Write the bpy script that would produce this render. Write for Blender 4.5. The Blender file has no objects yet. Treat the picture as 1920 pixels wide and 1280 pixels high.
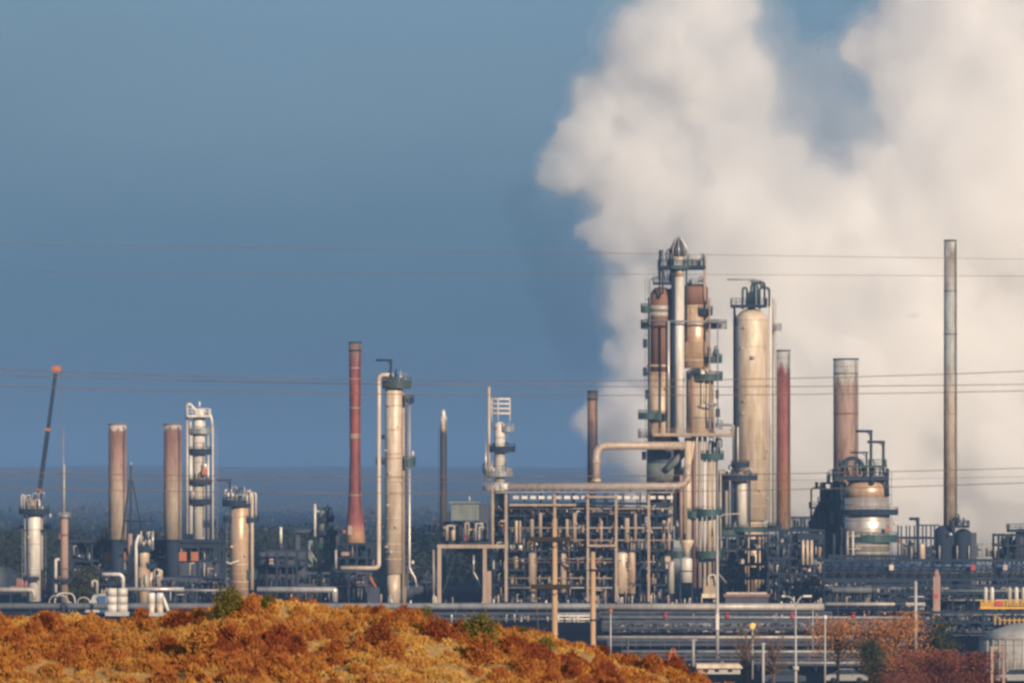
import bpy, math, random
import numpy as np
from mathutils import Vector, noise
S = bpy.context.scene
C = S.collection
R = math.radians
# ------------------------------------------------------------------ camera, world, sun, exposure
F = 10000.0          # focal length in pixels of the 1920 px wide photograph
EYE = 20.0           # eye height above the plant's ground
HOR = 915.0          # horizon row
cam = bpy.data.objects.new('camera', bpy.data.cameras.new('camera'))
C.objects.link(cam); S.camera = cam
cam.location = (0, 0, EYE); cam.rotation_euler = (R(90), 0, 0)
cam.data.sensor_width = 36; cam.data.lens = 36 * F / 1920
cam.data.shift_y = (HOR - 640) / 1920
cam.data.clip_start = 1; cam.data.clip_end = 20000

SUN_AZ, SUN_EL = 27, 17          # degrees to the right of straight behind the camera / above the horizon
W = bpy.data.worlds.new('World'); S.world = W; W.use_nodes = True
nt = W.node_tree; N = nt.nodes; L = nt.links; N.clear()
wo = N.new('ShaderNodeOutputWorld'); bg = N.new('ShaderNodeBackground')
bg.inputs[1].default_value = 0.1
sky = N.new('ShaderNodeTexSky'); sky.sky_type = 'NISHITA'; sky.sun_disc = False
sky.sun_elevation = R(SUN_EL); sky.sun_rotation = R(180 - SUN_AZ)
tc = N.new('ShaderNodeTexCoord'); sx = N.new('ShaderNodeSeparateXYZ'); L.new(tc.outputs['Generated'], sx.inputs[0])
mp = N.new('ShaderNodeMapping'); mp.inputs['Scale'].default_value = (5, 5, 16); L.new(tc.outputs['Generated'], mp.inputs[0])
nz = N.new('ShaderNodeTexNoise'); nz.inputs['Scale'].default_value = 1.6; nz.inputs['Detail'].default_value = 5
L.new(mp.outputs[0], nz.inputs['Vector'])
ad = N.new('ShaderNodeMath'); ad.operation = 'MULTIPLY_ADD'; ad.inputs[1].default_value = 0.05
L.new(nz.outputs['Fac'], ad.inputs[0]); L.new(sx.outputs['Z'], ad.inputs[2])
rp = N.new('ShaderNodeValToRGB'); mr = N.new('ShaderNodeMapRange')
mr.inputs['From Min'].default_value = 0.0; mr.inputs['From Max'].default_value = 0.3
L.new(ad.outputs[0], mr.inputs['Value']); L.new(mr.outputs[0], rp.inputs[0])
el = rp.color_ramp.elements
el[0].position = 0.06; el[0].color = (.060, .112, .165, 1)
el[1].position = 1.0; el[1].color = (.30, .42, .56, 1)
for p_, c_ in ((.22, (.105, .190, .265, 1)), (.32, (.165, .265, .350, 1)), (.42, (.190, .310, .415, 1)), (.60, (.20, .320, .43, 1))):
    e = el.new(p_); e.color = c_
vm = N.new('ShaderNodeVectorMath'); vm.operation = 'SCALE'; vm.inputs['Scale'].default_value = 10.0
L.new(rp.outputs[0], vm.inputs[0])
m2 = N.new('ShaderNodeMapRange'); m2.interpolation_type = 'SMOOTHSTEP'
m2.inputs['From Min'].default_value = 0.2; m2.inputs['From Max'].default_value = 0.5
L.new(sx.outputs['Z'], m2.inputs['Value'])
mx = N.new('ShaderNodeMix'); mx.data_type = 'RGBA'
L.new(m2.outputs[0], mx.inputs[0]); L.new(vm.outputs[0], mx.inputs[6]); L.new(sky.outputs[0], mx.inputs[7])
L.new(mx.outputs[2], bg.inputs[0]); L.new(bg.outputs[0], wo.inputs[0])

sun = bpy.data.objects.new('sun', bpy.data.lights.new('sun', 'SUN')); C.objects.link(sun)
sun.data.energy = 5.0; sun.data.angle = R(0.6); sun.data.color = (1.0, .79, .57)
dv = Vector((math.sin(R(SUN_AZ)) * math.cos(R(SUN_EL)), -math.cos(R(SUN_AZ)) * math.cos(R(SUN_EL)), math.sin(R(SUN_EL))))
sun.rotation_euler = dv.to_track_quat('Z', 'Y').to_euler(); sun.location = dv * 500

S.view_settings.view_transform = 'Standard'; S.view_settings.look = 'None'
S.view_settings.exposure = 0.08; S.view_settings.gamma = 1.0; S.view_settings.use_curve_mapping = False
S.cycles.max_bounces = 24; S.cycles.volume_bounces = 24; S.cycles.diffuse_bounces = 3; S.cycles.glossy_bounces = 3
S.cycles.transparent_max_bounces = 64; S.cycles.filter_width = 2.7
S.cycles.use_denoising = True
# ------------------------------------------------------------------ materials
def mat(name, col, col2=None, amt=.5, rough=.6, metal=0., scale=.9, stretch=.18, ramp=None, bump=.3, speck=0):
    m = bpy.data.materials.new(name); m.use_nodes = True
    t = m.node_tree; n = t.nodes; l = t.links; b = n['Principled BSDF']
    b.inputs['Roughness'].default_value = rough; b.inputs['Metallic'].default_value = metal
    g = n.new('ShaderNodeNewGeometry'); mp = n.new('ShaderNodeMapping')
    mp.inputs['Scale'].default_value = (scale, scale, scale * stretch); l.new(g.outputs['Position'], mp.inputs[0])
    z = n.new('ShaderNodeTexNoise'); z.inputs['Scale'].default_value = 1; z.inputs['Detail'].default_value = 6
    z.inputs['Roughness'].default_value = .65
    l.new(mp.outputs[0], z.inputs['Vector'])
    c = n.new('ShaderNodeValToRGB'); e = c.color_ramp.elements
    e[0].position = .5 - .25 * amt - .05; e[0].color = (*(col2 or [v * .6 for v in col]), 1)
    e[1].position = .75 - .3 * amt; e[1].color = (*col, 1)
    l.new(z.outputs['Fac'], c.inputs[0]); out = c.outputs[0]
    if ramp:                                  # bands of paint, rust and bare metal up the height of a stack
        tc = n.new('ShaderNodeTexCoord'); s = n.new('ShaderNodeSeparateXYZ'); l.new(tc.outputs['Generated'], s.inputs[0])
        a = n.new('ShaderNodeMath'); a.operation = 'MULTIPLY_ADD'; a.inputs[1].default_value = .16
        l.new(z.outputs['Fac'], a.inputs[0]); l.new(s.outputs['Z'], a.inputs[2])
        a2 = n.new('ShaderNodeMath'); a2.operation = 'SUBTRACT'; a2.inputs[1].default_value = .08; l.new(a.outputs[0], a2.inputs[0])
        r = n.new('ShaderNodeValToRGB'); q = r.color_ramp.elements
        q[0].position = ramp[0][0]; q[0].color = (*ramp[0][1], 1); q[1].position = ramp[-1][0]; q[1].color = (*ramp[-1][1], 1)
        for p, cc in ramp[1:-1]:
            w = q.new(p); w.color = (*cc, 1)
        l.new(a2.outputs[0], r.inputs[0])
        x = n.new('ShaderNodeMix'); x.data_type = 'RGBA'; x.blend_type = 'MULTIPLY'; x.inputs[0].default_value = .8
        l.new(r.outputs[0], x.inputs[6]); l.new(out, x.inputs[7]); out = x.outputs[2]
    if speck:
        z2 = n.new('ShaderNodeTexNoise'); z2.inputs['Scale'].default_value = speck; z2.inputs['Detail'].default_value = 4
        l.new(g.outputs['Position'], z2.inputs['Vector'])
        x = n.new('ShaderNodeMix'); x.data_type = 'RGBA'; x.blend_type = 'OVERLAY'; x.inputs[0].default_value = .8
        l.new(out, x.inputs[6]); l.new(z2.outputs['Fac'], x.inputs[7]); out = x.outputs[2]
    l.new(out, b.inputs['Base Color'])
    if bump:
        bu = n.new('ShaderNodeBump'); bu.inputs['Strength'].default_value = bump; bu.inputs['Distance'].default_value = .05
        l.new(z.outputs['Fac'], bu.inputs['Height']); l.new(bu.outputs[0], b.inputs['Normal'])
    return m
M = {}
M['cream'] = mat('cream_paint', (.76, .66, .53), (.52, .39, .27), .35, .45, .08)
M['tan'] = mat('weathered_tan_cladding', (.62, .49, .36), (.34, .21, .13), .62, .5, .08)
M['tanglow'] = mat('warm_tan_cladding', (.68, .50, .34), (.46, .28, .17), .5, .36, .25)
M['white'] = mat('white_insulation', (.84, .80, .73), (.55, .50, .45), .35, .45, .05)
M['silver'] = mat('dull_aluminium', (.72, .69, .65), (.46, .41, .37), .4, .36, .45)
M['silverdull'] = mat('grey_jacketing', (.54, .50, .45), (.34, .30, .27), .5, .5, .15)
M['polished'] = mat('polished_aluminium', (.80, .76, .70), (.58, .50, .42), .4, .34, .6, bump=.12)
M['grey'] = mat('grey_metal', (.30, .31, .32), (.17, .17, .18), .5, .5, .3)
M['pipegrey'] = mat('grey_pipe_jacket', (.34, .35, .35), (.22, .22, .23), .4, .42, .2)
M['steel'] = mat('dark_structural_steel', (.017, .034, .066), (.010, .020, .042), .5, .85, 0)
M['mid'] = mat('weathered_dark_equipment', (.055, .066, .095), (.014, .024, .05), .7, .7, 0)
M['green'] = mat('dark_green_paint', (.03, .085, .08), (.015, .035, .04), .5, .6)
M['teal'] = mat('grey_green_cladding', (.20, .235, .22), (.13, .15, .15), .5, .6)
M['beige'] = mat('beige_fireproofed_steel', (.42, .33, .25), (.30, .21, .15), .5, .8)
M['pinkish'] = mat('pale_pinkish_concrete', (.40, .28, .23), (.28, .18, .15), .5, .85)
M['rustpipe'] = mat('rust_streaked_pipe', (.50, .42, .34), (.38, .16, .10), .75, .55, .2, 1.6, .5)
M['rust'] = mat('rusty_red_shell', (.26, .135, .09), (.16, .08, .055), .6, .7)
M['orange'] = mat('orange_paint', (.50, .15, .06), (.28, .10, .05), .5, .6)
M['redpaint'] = mat('red_paint', (.5, .05, .05), (.35, .04, .04), .5, .5)
M['yellow'] = mat('yellow_paint', (.72, .42, .05), (.5, .26, .04), .5, .5)
M['blue'] = mat('blue_paint', (.04, .12, .28), (.03, .08, .18), .5, .5)
M['wood'] = mat('weathered_pole_wood', (.50, .33, .20), (.30, .18, .11), .6, .85, 0, 4, .1)
M['darkwood'] = mat('dark_creosoted_wood', (.025, .02, .02), (.03, .02, .02), .5, .8)
M['cable'] = mat('cable', (.22, .15, .12), None, .5, .7)
M['rubber'] = mat('tyre_rubber', (.02, .02, .02), None, .5, .8)
M['glass'] = mat('dark_glass', (.03, .04, .05), None, .5, .1, 0, bump=0)
M['galv'] = mat('galvanised_steel', (.46, .45, .42), (.32, .31, .30), .5, .6, .05)
M['ground'] = mat('dark_gravel_ground', (.020, .028, .045), (.010, .015, .026), .5, .95, 0, .05, 1, bump=.2, speck=1.2)
M['road'] = mat('asphalt', (.05, .05, .052), (.035, .035, .037), .5, .9, 0, .3, 1)
M['hill'] = mat('autumn_hillside', (.10, .085, .055), (.03, .055, .045), .6, 1, 0, .012, 1, bump=0, speck=.03)
M['soil'] = mat('dry_soil', (.46, .29, .10), (.30, .17, .06), .6, 1, 0, 1.6, 1, bump=.6, speck=9)
M['bark'] = mat('bark', (.09, .07, .055), (.05, .04, .03), .5, .9, 0, 3, .2)
def stackmat(name, ramp):
    return mat(name, (1, 1, 1), (.44, .38, .36), .55, .7, .05, 1.3, .22, ramp, bump=.5)
RED = (.33, .115, .085)
M['stackB'] = stackmat('stack_paint_faded_red_over_beige', [(0, (.52, .44, .35)), (.35, (.50, .40, .31)), (.62, (.36, .23, .18)), (.90, (.27, .15, .12)), (.95, (.27, .15, .12)), (.965, (.55, .50, .46)), (1, (.55, .50, .46))])
M['stackN'] = stackmat('stack_rust_red_over_tan', [(0, (.50, .34, .20)), (.22, (.42, .20, .12)), (.5, (.29, .10, .07)), (.88, (.24, .075, .06)), (.93, (.5, .5, .5)), (1, (.55, .56, .55))])
M['stackO'] = stackmat('stack_faded_red_grey_top', [(0, (.52, .36, .22)), (.38, (.46, .32, .22)), (.40, (.34, .22, .17)), (.84, (.36, .26, .21)), (.90, (.55, .54, .50)), (1, (.58, .60, .58))])
M['stackQ'] = stackmat('stack_grey_top_tan_foot', [(0, (.50, .40, .30)), (.42, (.52, .43, .33)), (.55, (.42, .44, .40)), (.8, (.44, .46, .44)), (.93, (.40, .36, .31)), (1, (.55, .56, .54))])
M['stackJ'] = stackmat('stack_sooty_rust', [(0, (.06, .05, .06)), (.55, (.09, .06, .06)), (.75, (.30, .17, .11)), (.88, (.34, .22, .16)), (.95, (.12, .10, .10)), (1, (.08, .07, .07))])
M['stackH'] = stackmat('stack_dark_grey', [(0, (.05, .05, .06)), (.3, (.10, .09, .08)), (.5, (.05, .055, .07)), (.86, (.07, .07, .09)), (.90, (.42, .33, .26)), (1, (.6, .58, .55))])
M['stackF'] = stackmat('chimney_red_paint_flaking', [(0, (.62, .38, .20)), (.055, (.55, .30, .17)), (.10, (.30, .085, .075)), (.3, (.24, .065, .06)), (.5, (.30, .08, .065)), (.80, (.33, .085, .07)), (.88, (.24, .075, .07)), (.97, (.28, .17, .15)), (1, (.2, .16, .15))])

def leafmat(name, cols, tl=.0, freq=1.0):
    m = bpy.data.materials.new(name); m.use_nodes = True
    t = m.node_tree; n = t.nodes; l = t.links; b = n['Principled BSDF']; b.inputs['Roughness'].default_value = .8
    b.inputs['Specular IOR Level'].default_value = .2
    g = n.new('ShaderNodeNewGeometry'); r = n.new('ShaderNodeValToRGB'); e = r.color_ramp.elements
    z = n.new('ShaderNodeTexNoise'); z.inputs['Scale'].default_value = freq; z.inputs['Detail'].default_value = 3
    l.new(g.outputs['Position'], z.inputs['Vector'])
    a = n.new('ShaderNodeMath'); a.operation = 'MULTIPLY_ADD'; a.inputs[1].default_value = .35
    l.new(g.outputs['Random Per Island'], a.inputs[0])
    mr = n.new('ShaderNodeMapRange'); mr.inputs['From Min'].default_value = .3; mr.inputs['From Max'].default_value = .7
    mr.inputs['To Max'].default_value = .65
    l.new(z.outputs['Fac'], mr.inputs[0]); l.new(mr.outputs[0], a.inputs[2])
    e[0].color = (*cols[0], 1); e[1].color = (*cols[-1], 1); e[0].position = 0; e[1].position = 1
    for i, c in enumerate(cols[1:-1]):
        w = e.new((i + 1) / (len(cols) - 1)); w.color = (*c, 1)
    l.new(a.outputs[0], r.inputs[0]); l.new(r.outputs[0], b.inputs['Base Color'])
    return m
M['drygrass'] = leafmat('dry_grass_blades', [(0.256, 0.093, 0.025), (0.394, 0.166, 0.037), (0.493, 0.250, 0.055), (0.591, 0.351, 0.092)], 0, .9)
M['strawgrass'] = leafmat('straw_grass_blades', [(0.385, 0.208, 0.052), (0.519, 0.300, 0.075), (0.634, 0.392, 0.115)], 0, 1.5)
M['rustshrub'] = leafmat('rust_red_twigs', [(0.209, 0.061, 0.018), (0.335, 0.104, 0.025), (0.461, 0.187, 0.043)], 0, 2)
M['darkredshrub'] = leafmat('maroon_twigs', [(0.117, 0.029, 0.012), (0.197, 0.044, 0.015), (0.305, 0.088, 0.024)], 0, 2)
M['orangeshrub'] = leafmat('orange_brown_twigs', [(0.289, 0.102, 0.023), (0.403, 0.166, 0.032), (0.519, 0.250, 0.059)], 0, 2)
M['greenshrub'] = leafmat('olive_leaves', [(.05, .055, .012), (.12, .11, .02), (.24, .17, .03)], 0, 2)
M['oakorange'] = leafmat('orange_autumn_leaves', [(.24, .09, .035), (.46, .18, .045), (.60, .27, .06)], 0, .5)
M['beltleaf'] = leafmat('dark_belt_leaves', [(.012, .02, .022), (.022, .032, .028), (.035, .042, .03)], 0, .1)  # belt foliage has a dark leaf colour
M['maroonleaf'] = leafmat('red_brown_leaves', [(.10, .03, .025), (.19, .055, .035), (.26, .09, .04)], 0, .5)
M['darkleaf'] = leafmat('dark_green_leaves', [(.025, .032, .02), (.05, .06, .03), (.085, .085, .035)], 0, .6)
M['twig'] = leafmat('bare_brown_twigs', [(.14, .09, .07), (.20, .13, .10)], 0, 1)
M['farleaf'] = leafmat('far_mixed_woodland', [(.015, .035, .03), (.04, .06, .04), (.22, .11, .07)], 0, .007)
# ------------------------------------------------------------------ geometry helpers
def X(px, Y): return (px - 960.0) * Y / F
def Zp(py, Y): return EYE + (HOR - py) * Y / F
def GR(Y): return HOR + EYE * F / Y                 # row at which the plant's ground shows at distance Y
class B:
    def __init__(s): s.v = []; s.f = []; s.s = []
    def add(s, v, f, smooth=False):
        o = len(s.v); s.v += [tuple(p) for p in v]; s.f += [[i + o for i in q] for q in f]; s.s += [smooth] * len(f)
    def box(s, x0, x1, y0, y1, z0, z1):
        v = [(x, y, z) for x in (x0, x1) for y in (y0, y1) for z in (z0, z1)]
        s.add(v, [(0, 1, 3, 2), (4, 6, 7, 5), (0, 4, 5, 1), (2, 3, 7, 6), (0, 2, 6, 4), (1, 5, 7, 3)])
    def lathe(s, cx, cy, prof, n=20):
        v = []; f = []
        for z, r in prof:
            for i in range(n):
                a = 2 * math.pi * i / n; v.append((cx + r * math.cos(a), cy + r * math.sin(a), z))
        m = len(prof)
        for k in range(m - 1):
            for i in range(n):
                j = (i + 1) % n; f.append((k * n + i, k * n + j, (k + 1) * n + j, (k + 1) * n + i))
        s.add(v, f, True)
        o = len(s.v) - len(v)
        s.f.append([o + i for i in range(n)][::-1]); s.s.append(False)
        s.f.append([o + (m - 1) * n + i for i in range(n)]); s.s.append(False)
    def tube(s, pts, r, n=8, sm=True):
        P = [Vector(p) for p in pts]; Q = [P[0]]
        for p in P[1:]:
            if (p - Q[-1]).length > 1e-4: Q.append(p)
        P = Q
        if len(P) < 2: return
        v = []; up = None
        for i, p in enumerate(P):
            if i == 0: d = P[1] - p
            elif i == len(P) - 1: d = p - P[i - 1]
            else: d = (P[i + 1] - p).normalized() + (p - P[i - 1]).normalized()
            d.normalize()
            if up is None:
                up = Vector((0, 0, 1)) if abs(d.z) < .9 else Vector((0, 1, 0))
            a = d.cross(up)
            if a.length < .05: up = Vector((1, 0, 0)) if abs(d.x) < .8 else Vector((0, 1, 0)); a = d.cross(up)
            a.normalize(); b = a.cross(d).normalized(); up = b
            rr = r[i] if isinstance(r, (list, tuple)) else r
            for k in range(n):
                t = 2 * math.pi * (k + .5) / n; v.append(p + (a * math.cos(t) + b * math.sin(t)) * rr)
        f = []
        for i in range(len(P) - 1):
            for k in range(n):
                j = (k + 1) % n; f.append((i * n + k, (i + 1) * n + k, (i + 1) * n + j, i * n + j))
        f.append(tuple(range(n))); f.append(tuple((len(P) - 1) * n + k for k in range(n))[::-1])
        s.add(v, f, sm and n > 4)
def bend(pts, rad, k=4):
    P = [Vector(p) for p in pts]; out = [P[0]]
    for i in range(1, len(P) - 1):
        a = P[i - 1] - P[i]; b = P[i + 1] - P[i]; q = min(rad, a.length * .49, b.length * .49)
        a = a.normalized() * q + P[i]; b = b.normalized() * q + P[i]
        for j in range(k + 1):
            t = j / k; out.append(a.lerp(P[i], t).lerp(P[i].lerp(b, t), t))
    out.append(P[-1]); return out
def tag(o, label=None, cat=None, group=None, kind=None):
    if label: o['label'] = label
    if cat: o['category'] = cat
    if group: o['group'] = group
    if kind: o['kind'] = kind
    return o
def mesh_obj(name, b, m, parent=None, origin=(0, 0, 0)):
    me = bpy.data.meshes.new(name); ox, oy, oz = origin
    me.from_pydata([(x - ox, y - oy, z - oz) for x, y, z in b.v], [], b.f)
    me.polygons.foreach_set('use_smooth', b.s); me.update()
    me.materials.append(M[m] if isinstance(m, str) else m)
    o = bpy.data.objects.new(name, me); C.objects.link(o)
    if parent: o.parent = parent
    else: o.location = origin
    return o
class Thing:
    def __init__(s, name, label, cat, px, Y, group=None, z=0.0):
        s.Y = Y; s.U = Y / F; s.o = (X(px, Y), Y, z)
        s.e = bpy.data.objects.new(name, None); C.objects.link(s.e); s.e.location = s.o; s.e.empty_display_size = 1
        tag(s.e, label, cat, group)
    def put(s, name, b, m, label=None, parent=None, kind=None):
        o = mesh_obj(name, b, m, parent or s.e, s.o); tag(o, label, kind=kind); return o
    # pixel-unit helpers at the thing's own distance (dy = metres further away)
    def x(s, px): return X(px, s.Y)
    def z(s, py): return Zp(py, s.Y)
    def p(s, px, py, dy=0): return (s.x(px), s.Y + dy, s.z(py))
    def lathe(s, name, m, px, prof, dy=0, n=20, **k):
        b = B(); b.lathe(s.x(px), s.Y + dy, [(s.z(py), r * s.U) for py, r in prof], n); return s.put(name, b, m, **k)
    def cyl(s, name, m, px, py0, py1, r, dy=0, n=20, dome=0, foot=0, **k):
        top, bot = min(py0, py1), max(py0, py1); pr = []
        if foot: pr += [(bot, r * .05)] + [(bot - foot * (1 - math.cos(t)), r * math.sin(t)) for t in (.4, .8, 1.2)] + [(bot - foot, r)]
        else: pr += [(bot, r)]
        if dome: pr += [(top + dome, r)] + [(top + dome * (1 - math.sin(t)), max(r * math.cos(t), r * .04)) for t in (.35, .7, 1.05, 1.35, 1.5)]
        else: pr += [(top, r)]
        return s.lathe(name, m, px, pr, dy, n, **k)
    def box(s, name, m, x0, y0, x1, y1, d0, d1, **k):
        b = B(); b.box(s.x(x0), s.x(x1), s.Y + d0, s.Y + d1, s.z(y1), s.z(y0)); return s.put(name, b, m, **k)
    def tube(s, name, m, pts, r, rad=0, n=8, **k):
        P = [s.p(*q) for q in pts]
        if rad: P = bend(P, rad * s.U)
        b = B(); b.tube(P, r * s.U, n); return s.put(name, b, m, **k)
    def tubes(s, name, m, runs, r, rad=0, n=6, **k):
        b = B()
        for pts in runs:
            P = [s.p(*q) for q in pts]
            if rad: P = bend(P, rad * s.U)
            b.tube(P, r * s.U, n)
        return s.put(name, b, m, **k)
    def platform(s, px, py, rin, rout, a0=0, a1=360, m='green', rail=11, dy=0, step=14, th=3, label=None, mesh=True):
        """a curved walkway round a vessel: deck with its edge beam, and a railing as its sub-part. 270 deg faces the camera"""
        U = s.U; b = B(); n = max(4, int(abs(a1 - a0) / step)); cx, cy = s.x(px), s.Y + dy; z = s.z(py)
        for i in range(n):
            t0, t1 = R(a0 + (a1 - a0) * i / n), R(a0 + (a1 - a0) * (i + 1) / n); v = []
            for zz in (z - th * U, z):
                for rr, t in ((rin, t0), (rout, t0), (rout, t1), (rin, t1)):
                    v.append((cx + rr * U * math.cos(t), cy + rr * U * math.sin(t), zz))
            b.add(v, [(0, 3, 2, 1), (4, 5, 6, 7), (1, 2, 6, 5), (0, 4, 7, 3), (0, 1, 5, 4), (3, 7, 6, 2)])
        pl = s.put('platform', b, m, label=label)
        q = B(); ang = [R(a0 + (a1 - a0) * i / n) for i in range(n + 1)]
        ring = lambda h: [(cx + rout * U * math.cos(t), cy + rout * U * math.sin(t), z + h * U) for t in ang]
        for h in ((rail, rail * .5) if mesh else (rail,)): q.tube(ring(h), .55 * U, 4)
        if mesh:
            v = ring(0) + ring(rail * .62); k = len(ang)
            q.add(v, [(i, i + 1, k + i + 1, k + i) for i in range(k - 1)])
        for t in ang:
            bx, by = cx + rout * U * math.cos(t), cy + rout * U * math.sin(t)
            q.tube([(bx, by, z), (bx, by, z + rail * U)], .55 * U, 4)
        s.put('railing', q, m, parent=pl)
        return pl
    def deck(s, x0, x1, py, d0, d1, m='green', rail=11, th=3, step=9):
        U = s.U; pl = s.box('platform', m, x0, py, x1, py + th, d0, d1)
        q = B(); z = s.z(py); xa, xb, ya, yb = s.x(x0), s.x(x1), s.Y + d0, s.Y + d1
        c = [(xa, ya), (xb, ya), (xb, yb), (xa, yb), (xa, ya)]
        for h in (rail, rail * .5): q.tube([(a, b_, z + h * U) for a, b_ in c], .5 * U, 4)
        for i in range(4):
            (ax, ay), (bx, by) = c[i], c[i + 1]; ln = math.hypot(bx - ax, by - ay); k = max(1, int(ln / (step * U)))
            for j in range(k):
                xx, yy = ax + (bx - ax) * j / k, ay + (by - ay) * j / k
                q.tube([(xx, yy, z), (xx, yy, z + rail * U)], .5 * U, 4)
        s.put('railing', q, m, parent=pl); return pl
    def ladder(s, px, py0, py1, dy=0, m='grey', w=3, cage=True):
        b = B(); U = s.U; z0, z1 = s.z(max(py0, py1)), s.z(min(py0, py1)); x = s.x(px); y = s.Y + dy
        for sx in (-w, w): b.tube([(x + sx * U, y, z0), (x + sx * U, y, z1)], .45 * U, 4)
        k = int((z1 - z0) / .9)
        for i in range(k): z = z0 + (i + .5) * .9; b.tube([(x - w * U, y, z), (x + w * U, y, z)], .3 * U, 4)
        if cage:
            for i in range(int((z1 - z0) / 1.6)):
                z = z0 + (i + .5) * 1.6
                b.tube([(x - w * U, y, z), (x - w * U * 1.2, y - .7, z), (x + w * U * 1.2, y - .7, z), (x + w * U, y, z)], .3 * U, 4)
        return s.put('ladder', b, m)
    def davit(s, px, py_foot, py_arm, reach, dy=0, m='steel', r=1.6):
        b = B(); b.tube([s.p(px, py_foot, dy), s.p(px, py_arm, dy)], r * 1.15 * s.U, 8)
        b.tube([s.p(px + (3 if reach < 0 else -3), py_arm, dy), s.p(px + reach, py_arm, dy)], r * s.U, 6)
        b.tube([s.p(px, py_arm + 9, dy), s.p(px + reach * .3, py_arm, dy)], r * .6 * s.U, 4)
        return s.put('davit', b, m)
    def nozzles(s, px, r, y0, y1, n, seed, m='silverdull'):
        rnd = random.Random(seed); n = max(3, int(n * .5)); m = 'cream'
        for i in range(n):
            a = R(rnd.uniform(215, 345)); y = y0 + (y1 - y0) * (i + rnd.random()) / n; q = rnd.uniform(1.2, 2.6) * s.U; c_, s_ = math.cos(a), math.sin(a)
            P = lambda k: (s.x(px) + (r * s.U + k) * c_, s.Y + (r * s.U + k) * s_, s.z(y)); b = B()
            b.tube([P(-.1), P(.35)], q * .7, 10); b.tube([P(.35), P(.5)], q, 10); s.put('nozzle', b, m)
    def bands(s, px, pys, r, m, dy=0, h=1.2, **k):
        for py in pys: s.cyl('seam_band', m, px, py - h, py + h, r, dy, **k)
    def vents(s, px, py, w, h, n, seed, mats=('white', 'silver', 'steel'), r=1.25):
        rnd = random.Random(seed); n = int(n * 1.6)
        for i in range(n):
            x0 = px + rnd.uniform(-w, w); d = rnd.uniform(-1, 1) * w * s.U; t = rnd.uniform(.35, 1) * h; m = rnd.choice(mats)
            kind = rnd.random(); rr = r * rnd.uniform(.6, 1.2)
            if kind < .45:
                q = rnd.uniform(.15, .5) * w * rnd.choice((-1, 1))
                s.tube('vent_pipe', m, [(x0, py, d), (x0, py - t, d), (x0 + q, py - t, d), (x0 + q, py - t * rnd.uniform(.1, .7), d)], rr, 2, 6)
            elif kind < .75:
                s.tube('vent_pipe', m, [(x0, py, d), (x0, py - t, d)], rr, 0, 6)
            else:
                s.cyl('relief_valve', m, x0, py - t * .6, py, rr * 1.8, d, 10, dome=2)

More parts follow.
